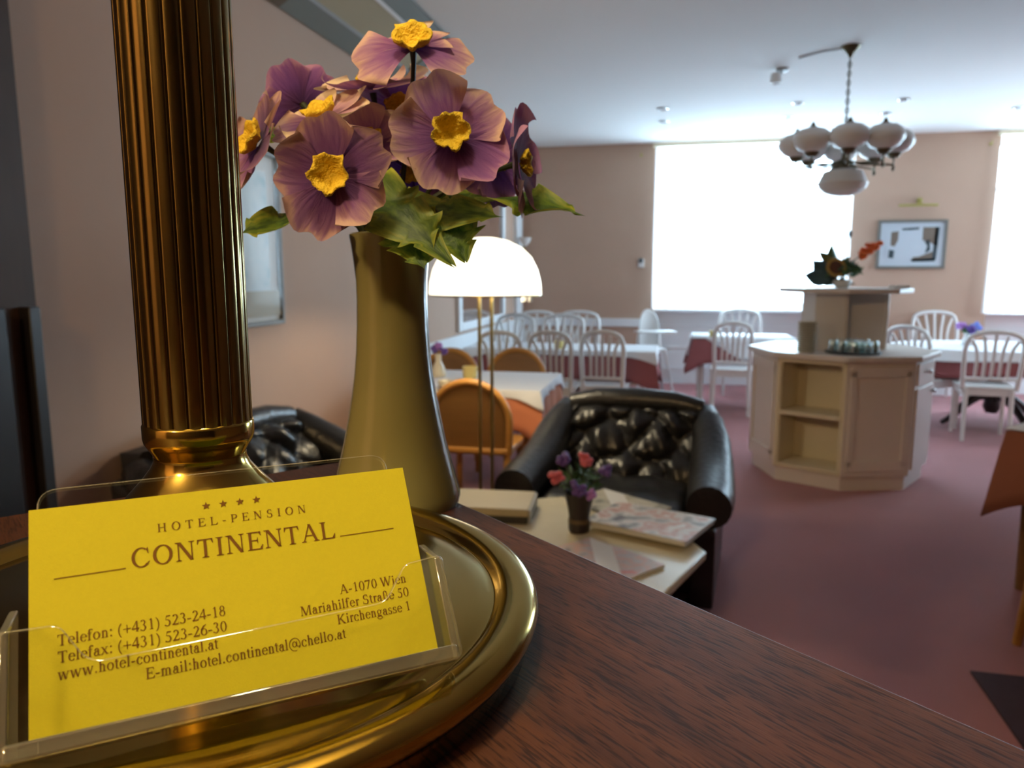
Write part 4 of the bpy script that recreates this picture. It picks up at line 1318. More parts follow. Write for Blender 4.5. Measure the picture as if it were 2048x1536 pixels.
# ------------------------------------------------------------------ coffee table and what lies on it
TZ = .45
ct = thing('coffee_table', 'low cream topped octagonal coffee table covered with newspapers', 'coffee table', (-.44, 2.53, 0))
oc = [(.56 * math.cos(rad(3 + 45 * k)), .56 * math.sin(rad(3 + 45 * k))) for k in range(8)]
b = BM(); prism(b, oc, TZ - .03, TZ); obj('tabletop', b, 'marble', ct, bevel=.006)
b = BM(); prism(b, [(x * .62, y * .62) for x, y in oc], .03, TZ - .03); obj('pedestal', b, 'black', ct)
b = BM(); prism(b, [(x * .68, y * .68) for x, y in oc], 0, .03); obj('plinth', b, 'black', ct)
def paper_stack(name, label, cat, c, sx, sy, th, rz, m, n=4, z=TZ, group=None, curl=.0):
    t = thing(name, label, cat, (c.x, c.y, z), rz, group)
    b = BM()
    def f(u, v):
        return ((u - .5) * sx, (v - .5) * sy, th + curl * (abs(u - .5) * 2) ** 3 + .0015 * math.sin(5 * u + 4 * v))
    top = grid(b, f, 14, 10)
    obj('front_page', b, m, t, ang=60)
    b = BM()
    for k in range(n):
        box(b, (random.uniform(-.006, .006), random.uniform(-.006, .006), (k + .5) * th / n * .92), (sx * .99, sy * .99, th / n * .8), random.uniform(-.03, .03))
    obj('inner_pages', b, 'paper', t, smooth=False)
    return t
GP = 'reading matter on the coffee table'
paper_stack('newspaper', 'thick bright newspaper sticking out over the right edge of the coffee table', 'newspaper', onz(1300, 1058, TZ), .40, .29, .020, rad(-22), 'news', 5, z=TZ + .017, group=GP)
paper_stack('newspaper', 'grey newspaper behind the dark flower pot on the coffee table', 'newspaper', onz(1235, 1012, TZ), .36, .25, .010, rad(-35), 'news_grey', 3, group=GP)
paper_stack('magazine', 'magazine with reddish cover in front of the flower pot on the coffee table', 'magazine', onz(1205, 1122, TZ), .34, .23, .010, rad(-38), 'magazine', 3, group=GP)
p = onz(985, 1026, TZ)
fo = thing('document_box', 'beige document box with dark lower edge at the back left of the coffee table', 'box', (p.x, p.y, TZ), rad(4), GP)
b = BM(); box(b, (0, 0, .045), (.32, .25, .03)); obj('lid', b, 'folder', fo, bevel=.004)
b = BM(); box(b, (0, 0, .015), (.31, .24, .03)); obj('tray', b, 'black', fo, bevel=.003)
b = BM(); box(b, (.163, 0, .03), (.008, .24, .05)); obj('clip_edge', b, 'grey', fo)
# pot with flowers
p = onz(1158, 1062, TZ)
pot = thing('flower_pot', 'small dark tapered vase on the coffee table', 'vase', (p.x, p.y, TZ))
b = BM(); lathe(b, [(0, 0), (.036, 0), (.040, .01), (.040, .035), (.037, .05), (.045, .10), (.056, .145), (.058, .150), (.053, .150), (.04, .10), (0, .09)], 28); obj('vase_body', b, 'black_wood', pot)
b = BM(); lathe(b, [(.0402, .036), (.0412, .038), (.0395, .050), (.0385, .052)], 28); obj('band', b, 'brown_trim', pot)
def bunch(pos, items, spread, rng_seed, group, base_lab, stems='green'):
    """blossoms standing in a vase: every blossom is a thing with a stem"""
    rng = random.Random(rng_seed)
    for i, (dx, dy, dz, r, m, lab) in enumerate(items):
        t = thing('blossom', lab, 'flower', (pos[0] + dx, pos[1] + dy, pos[2] + dz), 0, group)
        b = BM()
        for k in range(16):
            v = Vector((rng.gauss(0, 1), rng.gauss(0, 1), rng.gauss(0, .8))).normalized() * r * rng.uniform(.35, .8)
            ball(b, v, (r * .42, r * .42, r * .34), 8, 6)
        obj('petals', b, m, t)
        b = BM(); tube(b, [(0, 0, -r * .5), (-dx * .6, -dy * .6, -dz * .6), (-dx * .95, -dy * .95, -dz - .03)], .003, 6); obj('stem', b, 'stem', t)
def greens(name, label, pos, r, m, n, seed, size=.03, group=None):
    rng = random.Random(seed)
    b = BM()
    for k in range(n):
        d = Vector((rng.gauss(0, 1), rng.gauss(0, 1), abs(rng.gauss(0, .8)))).normalized()
        c = d * r * rng.uniform(.5, 1)
        T = Matrix.Translation(c) @ frame_z(d).to_4x4() @ Matrix.Rotation(rng.uniform(0, 6), 4, 'Z') @ Matrix.Rotation(rng.uniform(.4, 1.2), 4, 'X')
        vs = [b.verts.new(T @ Vector(q)) for q in ((0, -size, 0), (size * .45, -.2 * size, .12 * size), (0, size, 0), (-size * .45, -.2 * size, .12 * size))]
        b.faces.new(vs)
    tube(b, [(0, 0, -.03), (0, 0, r * .5)], .004, 6)
    o = obj(name, b, m, None, smooth=False, solid=.0015)
    o.location = pos
    return tag(o, label, 'leaves', group, 'stuff')
q = (p.x, p.y, TZ + .145)
GB = 'flowers in the dark pot'
greens('leaves', 'green leaves among the pink and violet flowers of the dark pot', (q[0], q[1], q[2] + .02), .085, 'green', 60, 3, .032)
R2 = RT
def rel(px, py, ref, dep):
    a = W(px, py, dep); return (a.x - ref[0], a.y - ref[1], a.z - ref[2])
for ppx, ppy, dd, r, m, lab in ((1128, 918, 2.62, .030, 'violet', 'violet blossom at the top left of the dark pot'), (1170, 918, 2.62, .028, 'pink', 'pink blossom at the top of the dark pot'), (1112, 952, 2.55, .028, 'pink', 'pink blossom at the left side of the dark pot'),
                                (1212, 942, 2.62, .026, 'violet', 'violet blossom at the right side of the dark pot'), (1158, 975, 2.50, .030, 'violet', 'violet blossom low at the front of the dark pot'), (1182, 990, 2.53, .022, 'lilac', 'lilac blossom hanging over the rim of the dark pot')):
    bunch(q, [(*rel(ppx, ppy, q, dd), r, m, lab)], 0, int(ppx), GB, '')

# ------------------------------------------------------------------ floor lamp
p = W(972, 800, 3.72)
fl = thing('floor_lamp', 'lit floor lamp with white dome shade on two thin brass poles', 'floor lamp', (p.x, p.y, 0), YAW)
zb = CAM_H - 42 / F_PX * 3.72
b = BM()
Rd = .272
lathe(b, [(Rd - .004, zb), (Rd, zb + .004), (Rd * .985, zb + .06), (Rd * .93, zb + .12), (Rd * .82, zb + .18), (Rd * .65, zb + .225), (Rd * .40, zb + .258), (Rd * .15, zb + .272), (0, zb + .274)], 48)
obj('lamp_shade', b, 'lamp_shade_lit', fl, ang=80)
b = BM(); lathe(b, [(Rd * .90, zb - .002), (Rd * .97, zb - .006), (Rd * 1.0, zb - .002), (Rd * .995, zb + .004), (Rd * .90, zb + .003), (Rd * .90, zb - .002)], 48)
box(b, (0, 0, zb), (Rd * 1.9, .02, .006))
obj('shade_ring', b, 'brass_old', fl)
for s in (-1, 1):
    b = BM(); tube(b, [(s * .030, 0, .02), (s * .030, 0, zb)], .0085, 10); obj('pole', b, 'brass_old', fl)
b = BM(); lathe(b, [(0, 0), (.14, 0), (.145, .008), (.14, .022), (0, .026)], 32); obj('base', b, 'brass_old', fl)
for x in (.185, .215):
    b = BM(); tube(b, [(x, -.10, zb), (x, -.10, zb - .03)], .010, 8); obj('pull_switch', b, 'opal', fl)
lamp('floor_lamp_bulb', 'POINT', (p.x, p.y, zb + .05), 16, (1.0, .80, .52), .04)

# ------------------------------------------------------------------ buffet island
BX = Vector((1.12, 5.62, 0))
bu = thing('buffet_island', 'white octagonal buffet island with open shelves and raised centre', 'buffet', BX)
ANG = [rad(-97 + 45 * k) for k in range(8)]
def octa(r): return [(r * math.cos(a), r * math.sin(a)) for a in ANG]
RB = .585
b = BM(); prism(b, octa(RB * .955), 0, .10); obj('plinth', b, 'buffet', bu, smooth=False)
b = BM(); prism(b, octa(.625), .845, .88); obj('worktop', b, 'buffet', bu, bevel=.005)
O = [Vector((x, y, 0)) for x, y in octa(RB)]
def side(i):     # face between vertex i-1 and i ; face 0 spans F1-F2
    return O[(i - 1) % 8], O[i % 8]
# carcass: all faces except the open one, panels as children
for i in range(8):
    a, c = side(i)
    n = ((a + c) / 2).normalized()
    mid = (a + c) / 2
    ln = (c - a).length
    ang = math.atan2((c - a).y, (c - a).x)
    if i == 0:      # open shelves
        b = BM()
        for z in (.115, .475):
            b = BM(); box(b, mid - n * .14 + Vector((0, 0, z)), (ln * .93, .28, .025), ang)
            obj('shelf', b, 'cream', bu, smooth=False)
        b = BM(); box(b, mid - n * .29 + Vector((0, 0, .475)), (ln * .9, .015, .74), ang); obj('back_panel', b, 'cream', bu, smooth=False)
        for s in (-1, 1):
            b = BM(); e = (c - a).normalized() * s
            box(b, mid + e * (ln / 2 - .012) - n * .01 + Vector((0, 0, .475)), (.024, .02, .75), ang)
            box(b, mid + e * (ln / 2 - .022) - n * .15 + Vector((0, 0, .475)), (.018, .28, .74), ang)
            obj('shelf_side', b, 'cream', bu, smooth=False)
        b = BM(); box(b, mid - n * .01 + Vector((0, 0, .832)), (ln, .02, .03), ang); obj('top_rail', b, 'cream', bu, smooth=False)
        continue
    b = BM(); box(b, mid - n * .012 + Vector((0, 0, .475)), (ln, .024, .75), ang); obj('side_panel', b, 'buffet', bu, smooth=False)
    b = BM()
    if i in (2, 3):          # drawers and doors to the right
        for z, h_ in ((.755, .14), (.40, .53)):
            box(b, mid + n * .006 + Vector((0, 0, z)), (ln * .86, .014, h_), ang)
        dr = obj('drawer_front', b, 'buffet', bu, bevel=.003)
        for z, s in ((.765, 0), (.62, .32)):
            b = BM(); ball(b, mid + n * .030 + (c - a).normalized() * ln * s + Vector((0, 0, z)), .015, 10, 8); tube(b, [mid + n * .006 + (c - a).normalized() * ln * s + Vector((0, 0, z)), mid + n * .025 + (c - a).normalized() * ln * s + Vector((0, 0, z))], .006, 8)
            obj('knob', b, 'chrome', dr)
    else:
        for z in (.17, .78):
            box(b, mid + n * .006 + Vector((0, 0, z)), (ln * .88, .012, .07), ang)
        for s in (-1, 1):
            box(b, mid + (c - a).normalized() * s * ln * .40 + n * .006 + Vector((0, 0, .475)), (ln * .08, .012, .62), ang)
        obj('door_frame', b, 'buffet', bu, bevel=.002)
# raised middle with open compartments
b = BM()
RT_ = .27
ot = [Vector((RT_ * math.cos(a), RT_ * math.sin(a), 0)) for a in ANG]
for k in (0, 2, 4, 6):
    d = ot[k]
    box(b, d / 2 + Vector((0, 0, 1.075)), (d.length, .02, .39), math.atan2(d.y, d.x))
for k in range(8):
    if k in (1, 2): continue
    a, c = ot[(k - 1) % 8], ot[k]
    n = ((a + c) / 2).normalized()
    box(b, (a + c) / 2 - n * .01 + Vector((0, 0, 1.075)), ((c - a).length, .02, .39), math.atan2((c - a).y, (c - a).x))
obj('raised_cabinet', b, 'buffet', bu, smooth=False)
b = BM(); box(b, (.02, .16, 1.075), (.46, .012, .39), rad(10)); obj('compartment_back', b, 'cream', bu, smooth=False)
b = BM(); tube(b, [(ot[2].x, ot[2].y, .88), (ot[2].x, ot[2].y, 1.27)], .016, 8); obj('corner_post', b, 'buffet', bu)
b = BM(); prism(b, octa(.43), 1.268, 1.298); obj('top_shelf', b, 'buffet', bu, bevel=.004)
# low stack of plates left of the raised cabinet
p = W(1612, 700, 4.98)
for k in range(14):
    b = BM(); lathe(b, [(0, 0), (.045, 0), (.062, .010), (.064, .013), (.050, .008), (0, .006)], 24)
    o = obj('bowl', b, 'cream', None) if k == 0 else bowl0.copy()
    if k == 0: bowl0 = o
    else: COL.objects.link(o)
    o.location = (p.x, p.y, .8805 + .0145 * k)
    tag(o, 'white bowl in the tall stack at the left of the raised buffet middle', 'bowl', 'stacked bowls on the buffet')
# glasses on a dark tray
p = W(1706, 702, 4.92)
tr = thing('serving_tray', 'dark round tray carrying upturned glasses on the buffet', 'tray', (p.x, p.y, .88))
b = BM(); lathe(b, [(0, 0), (.165, 0), (.175, .012), (.172, .014), (.160, .006), (0, .006)], 40); obj('tray_body', b, 'dark_plastic', tr)
g0 = None
gp = [(.0, .0)] + [(.068 * math.cos(rad(60 * k)), .068 * math.sin(rad(60 * k))) for k in range(6)] + [(.128 * math.cos(rad(36 * k + 10)), .128 * math.sin(rad(36 * k + 10))) for k in range(10)]
for k, (x, y) in enumerate(gp):
    if g0 is None:
        b = BM(); lathe(b, [(.031, 0), (.029, .04), (.026, .075), (.024, .080), (0, .082), (0, .079), (.022, .077), (.027, .04), (.029, 0), (.031, 0)], 20)
        g0 = g = obj('drinking_glass', b, 'glass', None)
    else:
        g = g0.copy(); COL.objects.link(g)
    g.location = (p.x + x, p.y + y, .8865)
    tag(g, 'upturned drinking glass on the dark tray on the buffet', 'glass', 'glasses on the buffet tray')
# card standing at the right of the top shelf
p = W(1782, 572, 5.20)
b = BM(); prism(b, rounded([(-.055, -.035, .004), (.055, -.035, .004), (.055, .035, .004), (-.055, .035, .004)]), 0, .02)
o = obj('napkin_packet', b, 'paper', None); o.location = (BX.x + .315, BX.y - .12, 1.2985); o.rotation_euler = (0, 0, .3)
tag(o, 'small bright white packet at the right end of the top buffet shelf', 'napkins')

# ------------------------------------------------------------------ arrangement on the buffet
ap = Vector((BX.x - .03, BX.y - .05, 1.298))
ar = thing('flower_bowl', 'small white bowl under the sunflower arrangement on the buffet', 'bowl', ap)
b = BM(); lathe(b, [(0, 0), (.035, 0), (.055, .02), (.062, .05), (.060, .055), (.05, .03), (0, .02)], 28); obj('bowl_body', b, 'white', ar)
dA = (ap - CP).dot(FW)
def arp(x, y, dd=0): return W(x, y, dA + dd)
GA = 'stems of the buffet arrangement'
def big_leaf(lab, px0, px1, wid, m, seed):
    a, c = arp(*px0), arp(*px1)
    t = thing('arrangement_leaf', lab, 'leaf', a, group=GA)
    y = (c - a); L_ = y.length; y.normalize()
    x = y.cross(FW).normalized(); z = x.cross(y)
    b = BM()
    def f(u, v):
        s = 2 * u - 1
        return y * (L_ * v) + x * (s * wid * math.sin(PI * (.06 + .94 * v) ** .8)) + z * (.03 * math.sin(PI * v) + .02 * abs(s))
    grid(b, f, 6, 12)
    obj('blade', b, m, t, ang=180, solid=.0015)
    b = BM(); tube(b, [(0, 0, 0), ap + Vector((0, 0, .03)) - a], .003, 6); obj('stem', b, 'stem', t)
big_leaf('blue green pointed leaf sticking out at the left of the buffet arrangement', (1664, 556), (1611, 549), .060, 'teal', 1)
big_leaf('blue green leaf above the left pointed leaf of the buffet arrangement', (1668, 552), (1628, 520), .070, 'teal', 2)
big_leaf('dark leaf hanging low at the right of the buffet arrangement', (1680, 556), (1712, 568), .02, 'teal', 3)
big_leaf('dark broad leaf behind the sunflower on the buffet', (1672, 566), (1650, 540), .06, 'teal', 4)
big_leaf('olive leaf at the upper left of the buffet arrangement', (1672, 520), (1640, 503), .032, 'olive', 5)
big_leaf('green upright sprig at the top of the buffet arrangement', (1672, 530), (1666, 486), .034, 'green', 6)
big_leaf('olive leaf at the right of the sunflower on the buffet', (1680, 550), (1702, 512), .048, 'olive', 7)
greens('leaves', 'dark green filler leaves round the sunflower on the buffet', (ap.x, ap.y, ap.z + .09), .12, 'green', 110, 8, .036, GA)
p = arp(1672, 535, -.10)
sf = thing('sunflower', 'sunflower with brown centre in the buffet arrangement', 'flower', Mx=look_matrix(p, -FW + UP * .15, 0), group=GA)
b = BM(); lathe(b, [(0, .012), (.03, .012), (.042, .006), (.046, 0), (0, -.006)], 28); obj('seed_head', b, 'sun_disc', sf)
b = BM()
for k in range(22):
    a = 2 * PI * k / 22
    T = Matrix.Rotation(a, 4, 'Z')
    vs = [b.verts.new(T @ Vector(q)) for q in ((.040, -.008, 0), (.058, -.011, .004), (.074, 0, .0), (.058, .011, .004), (.040, .008, 0))]
    b.faces.new(vs)
obj('ray_petals', b, 'sun_petal', sf, smooth=False, solid=.001)
b = BM(); tube(b, [(0, 0, -.004), (0, -.05, -.06), sf.matrix_world.inverted() @ (ap + Vector((0, 0, .03)))], .005, 8); obj('stem', b, 'stem', sf)
a, c = arp(1695, 530), arp(1756, 487)
gl = thing('gladiolus', 'orange gladiolus spike leaning right towards the framed picture', 'flower', a, group=GA)
b = BM(); tube(b, [ap + Vector((0, 0, .03)) - a, (0, 0, 0), c - a], [.005, .004, .002], 8); obj('stem', b, 'stem', gl)
b = BM()
rng = random.Random(4)
for k in range(9):
    t = .50 + .06 * k
    q = (c - a) * t + Vector((rng.uniform(-.01, .01), rng.uniform(-.01, .01), rng.uniform(-.012, .012)))
    for j in range(5):
        d = Vector((rng.gauss(0, 1), rng.gauss(0, 1), rng.gauss(0, 1))).normalized() * .022
        ball(b, q + d, (.022, .022, .015), 8, 6)
obj('blossoms', b, 'orange', gl)
c = arp(1701, 468)
st_ = thing('dried_stem', 'thin dried stem with dark tip rising above the buffet arrangement', 'stem', arp(1690, 540), group=GA)
b = BM(); tube(b, [ap + Vector((0, 0, .03)) - st_.location, (0, 0, 0), c - st_.location], .002, 6); obj('stalk', b, 'olive', st_)
b = BM(); ball(b, c - st_.location, (.012, .012, .024), 10, 8); obj('seed_pod', b, 'dark_plastic', st_)

# ------------------------------------------------------------------ chandelier
cp = onz(1702, 92, ZC)
dC = (cp - CP).dot(FW)
def cz(y):
    lo, hi = 1.0, 3.2
    for _ in range(40):
        mz = (lo + hi) / 2
        q = Vector((cp.x, cp.y, mz)) - CP
        if 768 - F_PX * q.dot(UP) / q.dot(FW) > y: lo = mz
        else: hi = mz
    return lo
ch = thing('chandelier', 'brass chandelier with a ring of opal glass globes and a big bottom bowl', 'chandelier', (cp.x, cp.y, 0))
b = BM(); lathe(b, [(0, ZC), (.065, ZC), (.062, ZC - .012), (.04, ZC - .035), (.02, ZC - .055), (.012, ZC - .075), (0, ZC - .075)], 28); obj('ceiling_rose', b, 'brass_dull', ch)
zh, zb_, zbowl = cz(262), cz(330), cz(364)
b = BM()
nl = int((ZC - .07 - zh) / .030)
for k in range(nl):
    z = ZC - .075 - (k + .5) * (ZC - .075 - zh) / nl
    ring = [(.011 * math.cos(2 * PI * j / 10) * (1 if k % 2 else 0), .011 * math.cos(2 * PI * j / 10) * (0 if k % 2 else 1), z + .020 * math.sin(2 * PI * j / 10)) for j in range(11)]
    tube(b, ring, .0035, 6, cap=False)
tube(b, [(0, 0, ZC - .07), (0, 0, zh)], .0035, 6)
obj('chain', b, 'brass_dull', ch)
b = BM(); lathe(b, [(0, zh + .03), (.015, zh + .02), (.022, zh + .005), (.045, zh - .01), (.05, zh - .03), (.03, zh - .05), (.014, zh - .07), (.014, zb_ + .06), (.02, zb_ + .04), (.05, zb_ + .01), (.085, zb_ - .02), (.09, zb_ - .035), (0, zb_ - .035)], 28)
for k in range(8):
    a = 2 * PI * k / 8
    tube(b, [(.035 * math.cos(a), .035 * math.sin(a), zh - .03), (.085 * math.cos(a), .085 * math.sin(a), zh - .03), (.088 * math.cos(a), .088 * math.sin(a), zh + .02)], .006, 6)
obj('centre_stem', b, 'brass_dull', ch)
b = BM(); lathe(b, [(.085, zb_ - .03), (.13, zb_ - .045), (.160, zbowl + .005), (.168, zbowl - .01), (.155, zbowl - .045), (.115, zbowl - .078), (.06, zbowl - .095), (0, zbowl - .10)], 40); obj('bottom_bowl', b, 'opal', ch)
zg = cz(286)
for k in range(8):
    a = YAW + rad(22.5 + 45 * k) + rad(4)
    d = Vector((math.cos(a), math.sin(a), 0))
    R_ = .315
    b = BM(); tube(b, [d * .02 + Vector((0, 0, zb_ + .03)), d * .12 + Vector((0, 0, zb_ - .0)), d * .22 + Vector((0, 0, zg - .155)), d * R_ + Vector((0, 0, zg - .16)), d * R_ + Vector((0, 0, zg - .115))], .008, 8)
    ball(b, d * R_ + Vector((0, 0, zg - .185)), (.012, .012, .02), 10, 8)
    lathe(b, [(0, zg - .12), (.03, zg - .115), (.05, zg - .09), (.05, zg - .075), (0, zg - .075)], 16, d * R_)
    f_ = BM(); lathe(f_, [(0, zg + .12), (.012, zg + .105), (.016, zg + .09), (.03, zg + .082), (.034, zg + .066), (0, zg + .066)], 14, d * R_)
    arm = obj('arm', b, 'brass_dull', ch)
    obj('finial', f_, 'brass_dull', arm)
    b = BM(); lathe(b, [(.045, zg - .085), (.090, zg - .066), (.122, zg - .024), (.127, zg + .005), (.112, zg + .042), (.08, zg + .066), (.03, zg + .079), (0, zg + .080)], 28, d * R_); obj('glass_globe', b, 'opal', arm)
# cable on the ceiling
b = BM(); tube(b, [onz(1598, 116, ZC - .005), onz(1645, 103, ZC - .006), onz(1693, 96, ZC - .005)], .005, 6)
o = obj('ceiling_cable', b, 'grey', None); tag(o, 'thin cable running along the ceiling to the chandelier rose', 'cable')
# projecting spotlight and recessed spots
p = onz(1565, 137, ZC)
sp_ = thing('ceiling_spotlight', 'white ceiling spotlight on a small base left of the chandelier', 'spotlight', p)
b = BM(); lathe(b, [(0, 0), (.045, 0), (.045, -.02), (0, -.025)], 20); tube(b, [(0, 0, -.02), (-.03, -.01, -.045)], .008, 8); obj('mount', b, 'grey', sp_)
b = BM(); lathe(b, [(0, 0), (.035, -.002), (.042, -.03), (.044, -.075), (.038, -.078), (0, -.06)], 20, (-.045, -.01, -.03)); obj('lamp_head', b, 'white', sp_)
SPOTS = [(-.21, 7.53), (-.21, 8.15), (1.0, 7.55), (1.0, 8.18), (1.90, 7.60), (1.90, 8.21), (3.06, 8.21)]
SL = ['recessed ceiling spot left of the middle window, nearer one of its pair', 'recessed ceiling spot left of the middle window, farther one of its pair', 'recessed ceiling spot left of the chandelier chain, nearer one of its pair', 'recessed ceiling spot left of the chandelier chain, farther one of its pair',
      'recessed ceiling spot right of the chandelier chain, nearer one of its pair', 'recessed ceiling spot right of the chandelier chain, farther one of its pair', 'recessed ceiling spot at the right edge of the photo']
for (x, y), lab in zip(SPOTS, SL):
    t = thing('recessed_spot', lab, 'ceiling light', (x, y, ZC), 0, 'recessed ceiling spots')
    b = BM(); lathe(b, [(.052, -.001), (.055, -.008), (.045, -.012), (.040, -.004), (.040, .0)], 24); obj('rim', b, 'chrome', t)
    b = BM(); lathe(b, [(0, -.002), (.040, -.002), (.040, -.005), (0, -.006)], 20); obj('lens', b, 'grey', t)

# ------------------------------------------------------------------ things on the walls
def picture(name, label, cat, c, sx, sz, nrm, fr_m, fw_, mat_m, mw, art, depth=.03, tilt=0):
    """c centre on the wall, nrm 'x' faces +X, 'y' faces -Y"""
    rz = rad(90) if nrm == 'x' else 0
    t = thing(name, label, cat, c, rz)
    b = BM()
    for s in (-1, 1):
        box(b, (s * (sx / 2 - fw_ / 2), -depth / 2, 0), (fw_, depth, sz)); box(b, (0, -depth / 2, s * (sz / 2 - fw_ / 2)), (sx - 2 * fw_, depth, fw_))
    obj('frame', b, fr_m, t, bevel=.003)
    b = BM(); box(b, (0, -.008, 0), (sx - 2 * fw_, .012, sz - 2 * fw_)); obj('mount', b, mat_m, t, smooth=False)
    b = BM(); box(b, (0, -.0155, 0), (sx - 2 * fw_ - 2 * mw, .003, sz - 2 * fw_ - 2 * mw)); p_ = obj('print', b, art, t, smooth=False)
    return t, p_
M['grey_wood'] = mat('grey_wood_frame', (0.17, 0.165, 0.15), 0.5)
c = (2.555, YB, 1.722)
pic, pr_ = picture('framed_picture', 'framed print of dark and pale shapes on the far wall between the windows', 'picture', c, .72, .545, 'y', 'grey_wood', .028, 'art_white', .07, 'art_white')
def blot(pts, m):
    b = BM()
    vs = [b.verts.new((x * 1.1, -.0185, z * 1.15)) for x, z in pts]
    b.faces.new(vs)
    k = bmesh.ops.extrude_face_region(b, geom=list(b.faces))
    bmesh.ops.translate(b, vec=(0, .0015, 0), verts=[v for v in k['geom'] if isinstance(v, bmesh.types.BMVert)])
    obj('ink_shape', b, m, pr_, smooth=False)
blot([(-.10, .155), (.06, .165), (.06, .145), (-.02, .138), (-.095, .138)], 'art_dark')
blot([(-.20, .12), (-.13, .13), (-.13, .04), (-.16, -.02), (-.20, -.01)], 'art_brown')
blot([(-.21, -.05), (-.16, -.06), (-.165, -.135), (-.215, -.13)], 'art_dark')
blot([(.10, .165), (.24, .165), (.235, -.02), (.17, .02), (.10, .04)], 'art_brown')
blot([(.215, .165), (.255, .165), (.24, -.15), (.20, -.15)], 'art_dark')
blot([(.12, .03), (.17, .05), (.18, -.06), (.13, -.09), (.15, -.02)], 'art_dark')
blot([(.02, -.125), (.08, -.12), (.20, -.07), (.21, -.15), (.02, -.16)], 'art_brown')
blot([(.0, -.145), (.23, -.13), (.23, -.165), (.02, -.17)], 'art_dark')
t = thing('picture_light', 'slim gilt picture light above the framed print on the far wall', 'picture light', (2.575, YB, 2.15))
b = BM(); tube(b, [(-.20, -.09, 0), (.20, -.09, 0)], .014, 10); obj('tube_shade', b, 'gold_paint', t)
b = BM(); tube(b, [(.03, 0, .05), (.03, -.06, .06), (.03, -.09, .012)], .007, 8); lathe(b, [(0, 0), (.03, 0), (.03, .012), (0, .014)], 16, (.03, -.012, .05)); box(b, (.03, -.01, .05), (.05, .02, .07)); obj('bracket', b, 'gold_paint', t)
t = thing('thermostat', 'small dark round thermostat on the far wall left of the middle window', 'thermostat', (-.475, YB, 1.55))
b = BM(); ball(b, (0, -.018, 0), (.032, .018, .032), 16, 10); obj('dial', b, 'dark_plastic', t)
b = BM(); box(b, (.005, -.012, -.03), (.075, .024, .10)); obj('housing', b, 'white', t, bevel=.004)
for (x, z, lab) in ((-.50, 2.80, 'small light metal hook high on the far wall left of the middle window'), (3.28, 2.80, 'small light metal hook high on the far wall beside the right curtain')):
    t = thing('curtain_hook', lab, 'hook', (x, YB, z), 0, 'curtain hooks')
    b = BM(); lathe(b, [(0, 0), (.016, 0), (.016, .006), (0, .008)], 14); bmesh.ops.rotate(b, cent=(0, 0, 0), matrix=Matrix.Rotation(rad(90), 3, 'X'), verts=b.verts); obj('rosette', b, 'gold_paint', t)
    b = BM(); tube(b, [(0, -.004, 0), (0, -.04, 0), (0, -.05, .015), (0, -.045, .03)], .005, 8); obj('prong', b, 'gold_paint', t)
p = W(1483, 600, 9.2)
o = BM(); box(o, (0, 0, .035), (.15, .08, .07)); o = obj('small_box', o, 'blue_box', None, bevel=.004); o.location = (.735, YB + .17, .9855); tag(o, 'small pale blue box on the sill of the middle window', 'box')
# pale blue picture on the left wall
y1 = 3.435
pl, pp = picture('framed_picture', 'tall framed pale blue print on the left wall behind the brass column', 'picture', (XL, y1 - .38, 1.56), .76, .82, 'x', 'grey_wood', .022, 'paper', .075, 'print_blue', .035)
b = BM(); box(b, (0, -.0245, -.305), (.70, .004, .12)); obj('caption_mount', b, 'folder', pl, smooth=False)
b = BM(); box(b, (0, -.030, 0), (.716, .003, .776)); obj('glass', b, 'picture_glass', pl, smooth=False)
# wall mirror panels with white frames near the corner
for i, (ya, yb_, lab) in enumerate(((6.50, 8.34, 'long wall mirror in a white frame above the dado at the left wall'),)):
    t = thing('wall_mirror', lab, 'mirror', (XL, (ya + yb_) / 2, 1.62), rad(90))
    sx, sz = yb_ - ya, 1.50
    b = BM()
    for s in (-1, 1):
        box(b, (s * (sx / 2 - .055), -.018, 0), (.11, .036, sz)); box(b, (0, -.018, s * (sz / 2 - .04)), (sx - .22, .036, .08))
    obj('frame', b, 'white_rough', t, bevel=.008)
    b = BM(); box(b, (0, -.010, 0), (sx - .22, .012, sz - .16)); obj('glass', b, 'mirror', t, smooth=False)
b = BM(); box(b, (XL + .02, 9.10, 1.86), (.04, .34, 2.08)); 
o = struct('trim_7', b, 'white_rough', smooth=False); o['label'] = 'tall white wall strip in the far left corner'
t = thing('wall_sconce', 'small pale wall light on the white strip in the far left corner', 'wall light', (XL + .04, 8.98, 1.72), rad(90))
b = BM(); lathe(b, [(.02, 0), (.06, .05), (.075, .10), (.07, .10), (0, .03)], 20, (0, -.09, 0)); obj('shade', b, 'opal', t)
b = BM(); tube(b, [(0, 0, -.02), (0, -.06, -.04), (0, -.09, .0)], .008, 8); lathe(b, [(0, 0), (.03, 0), (.03, .01), (0, .01)], 12, (0, -.01, -.03)); obj('bracket', b, 'brass_old', t)
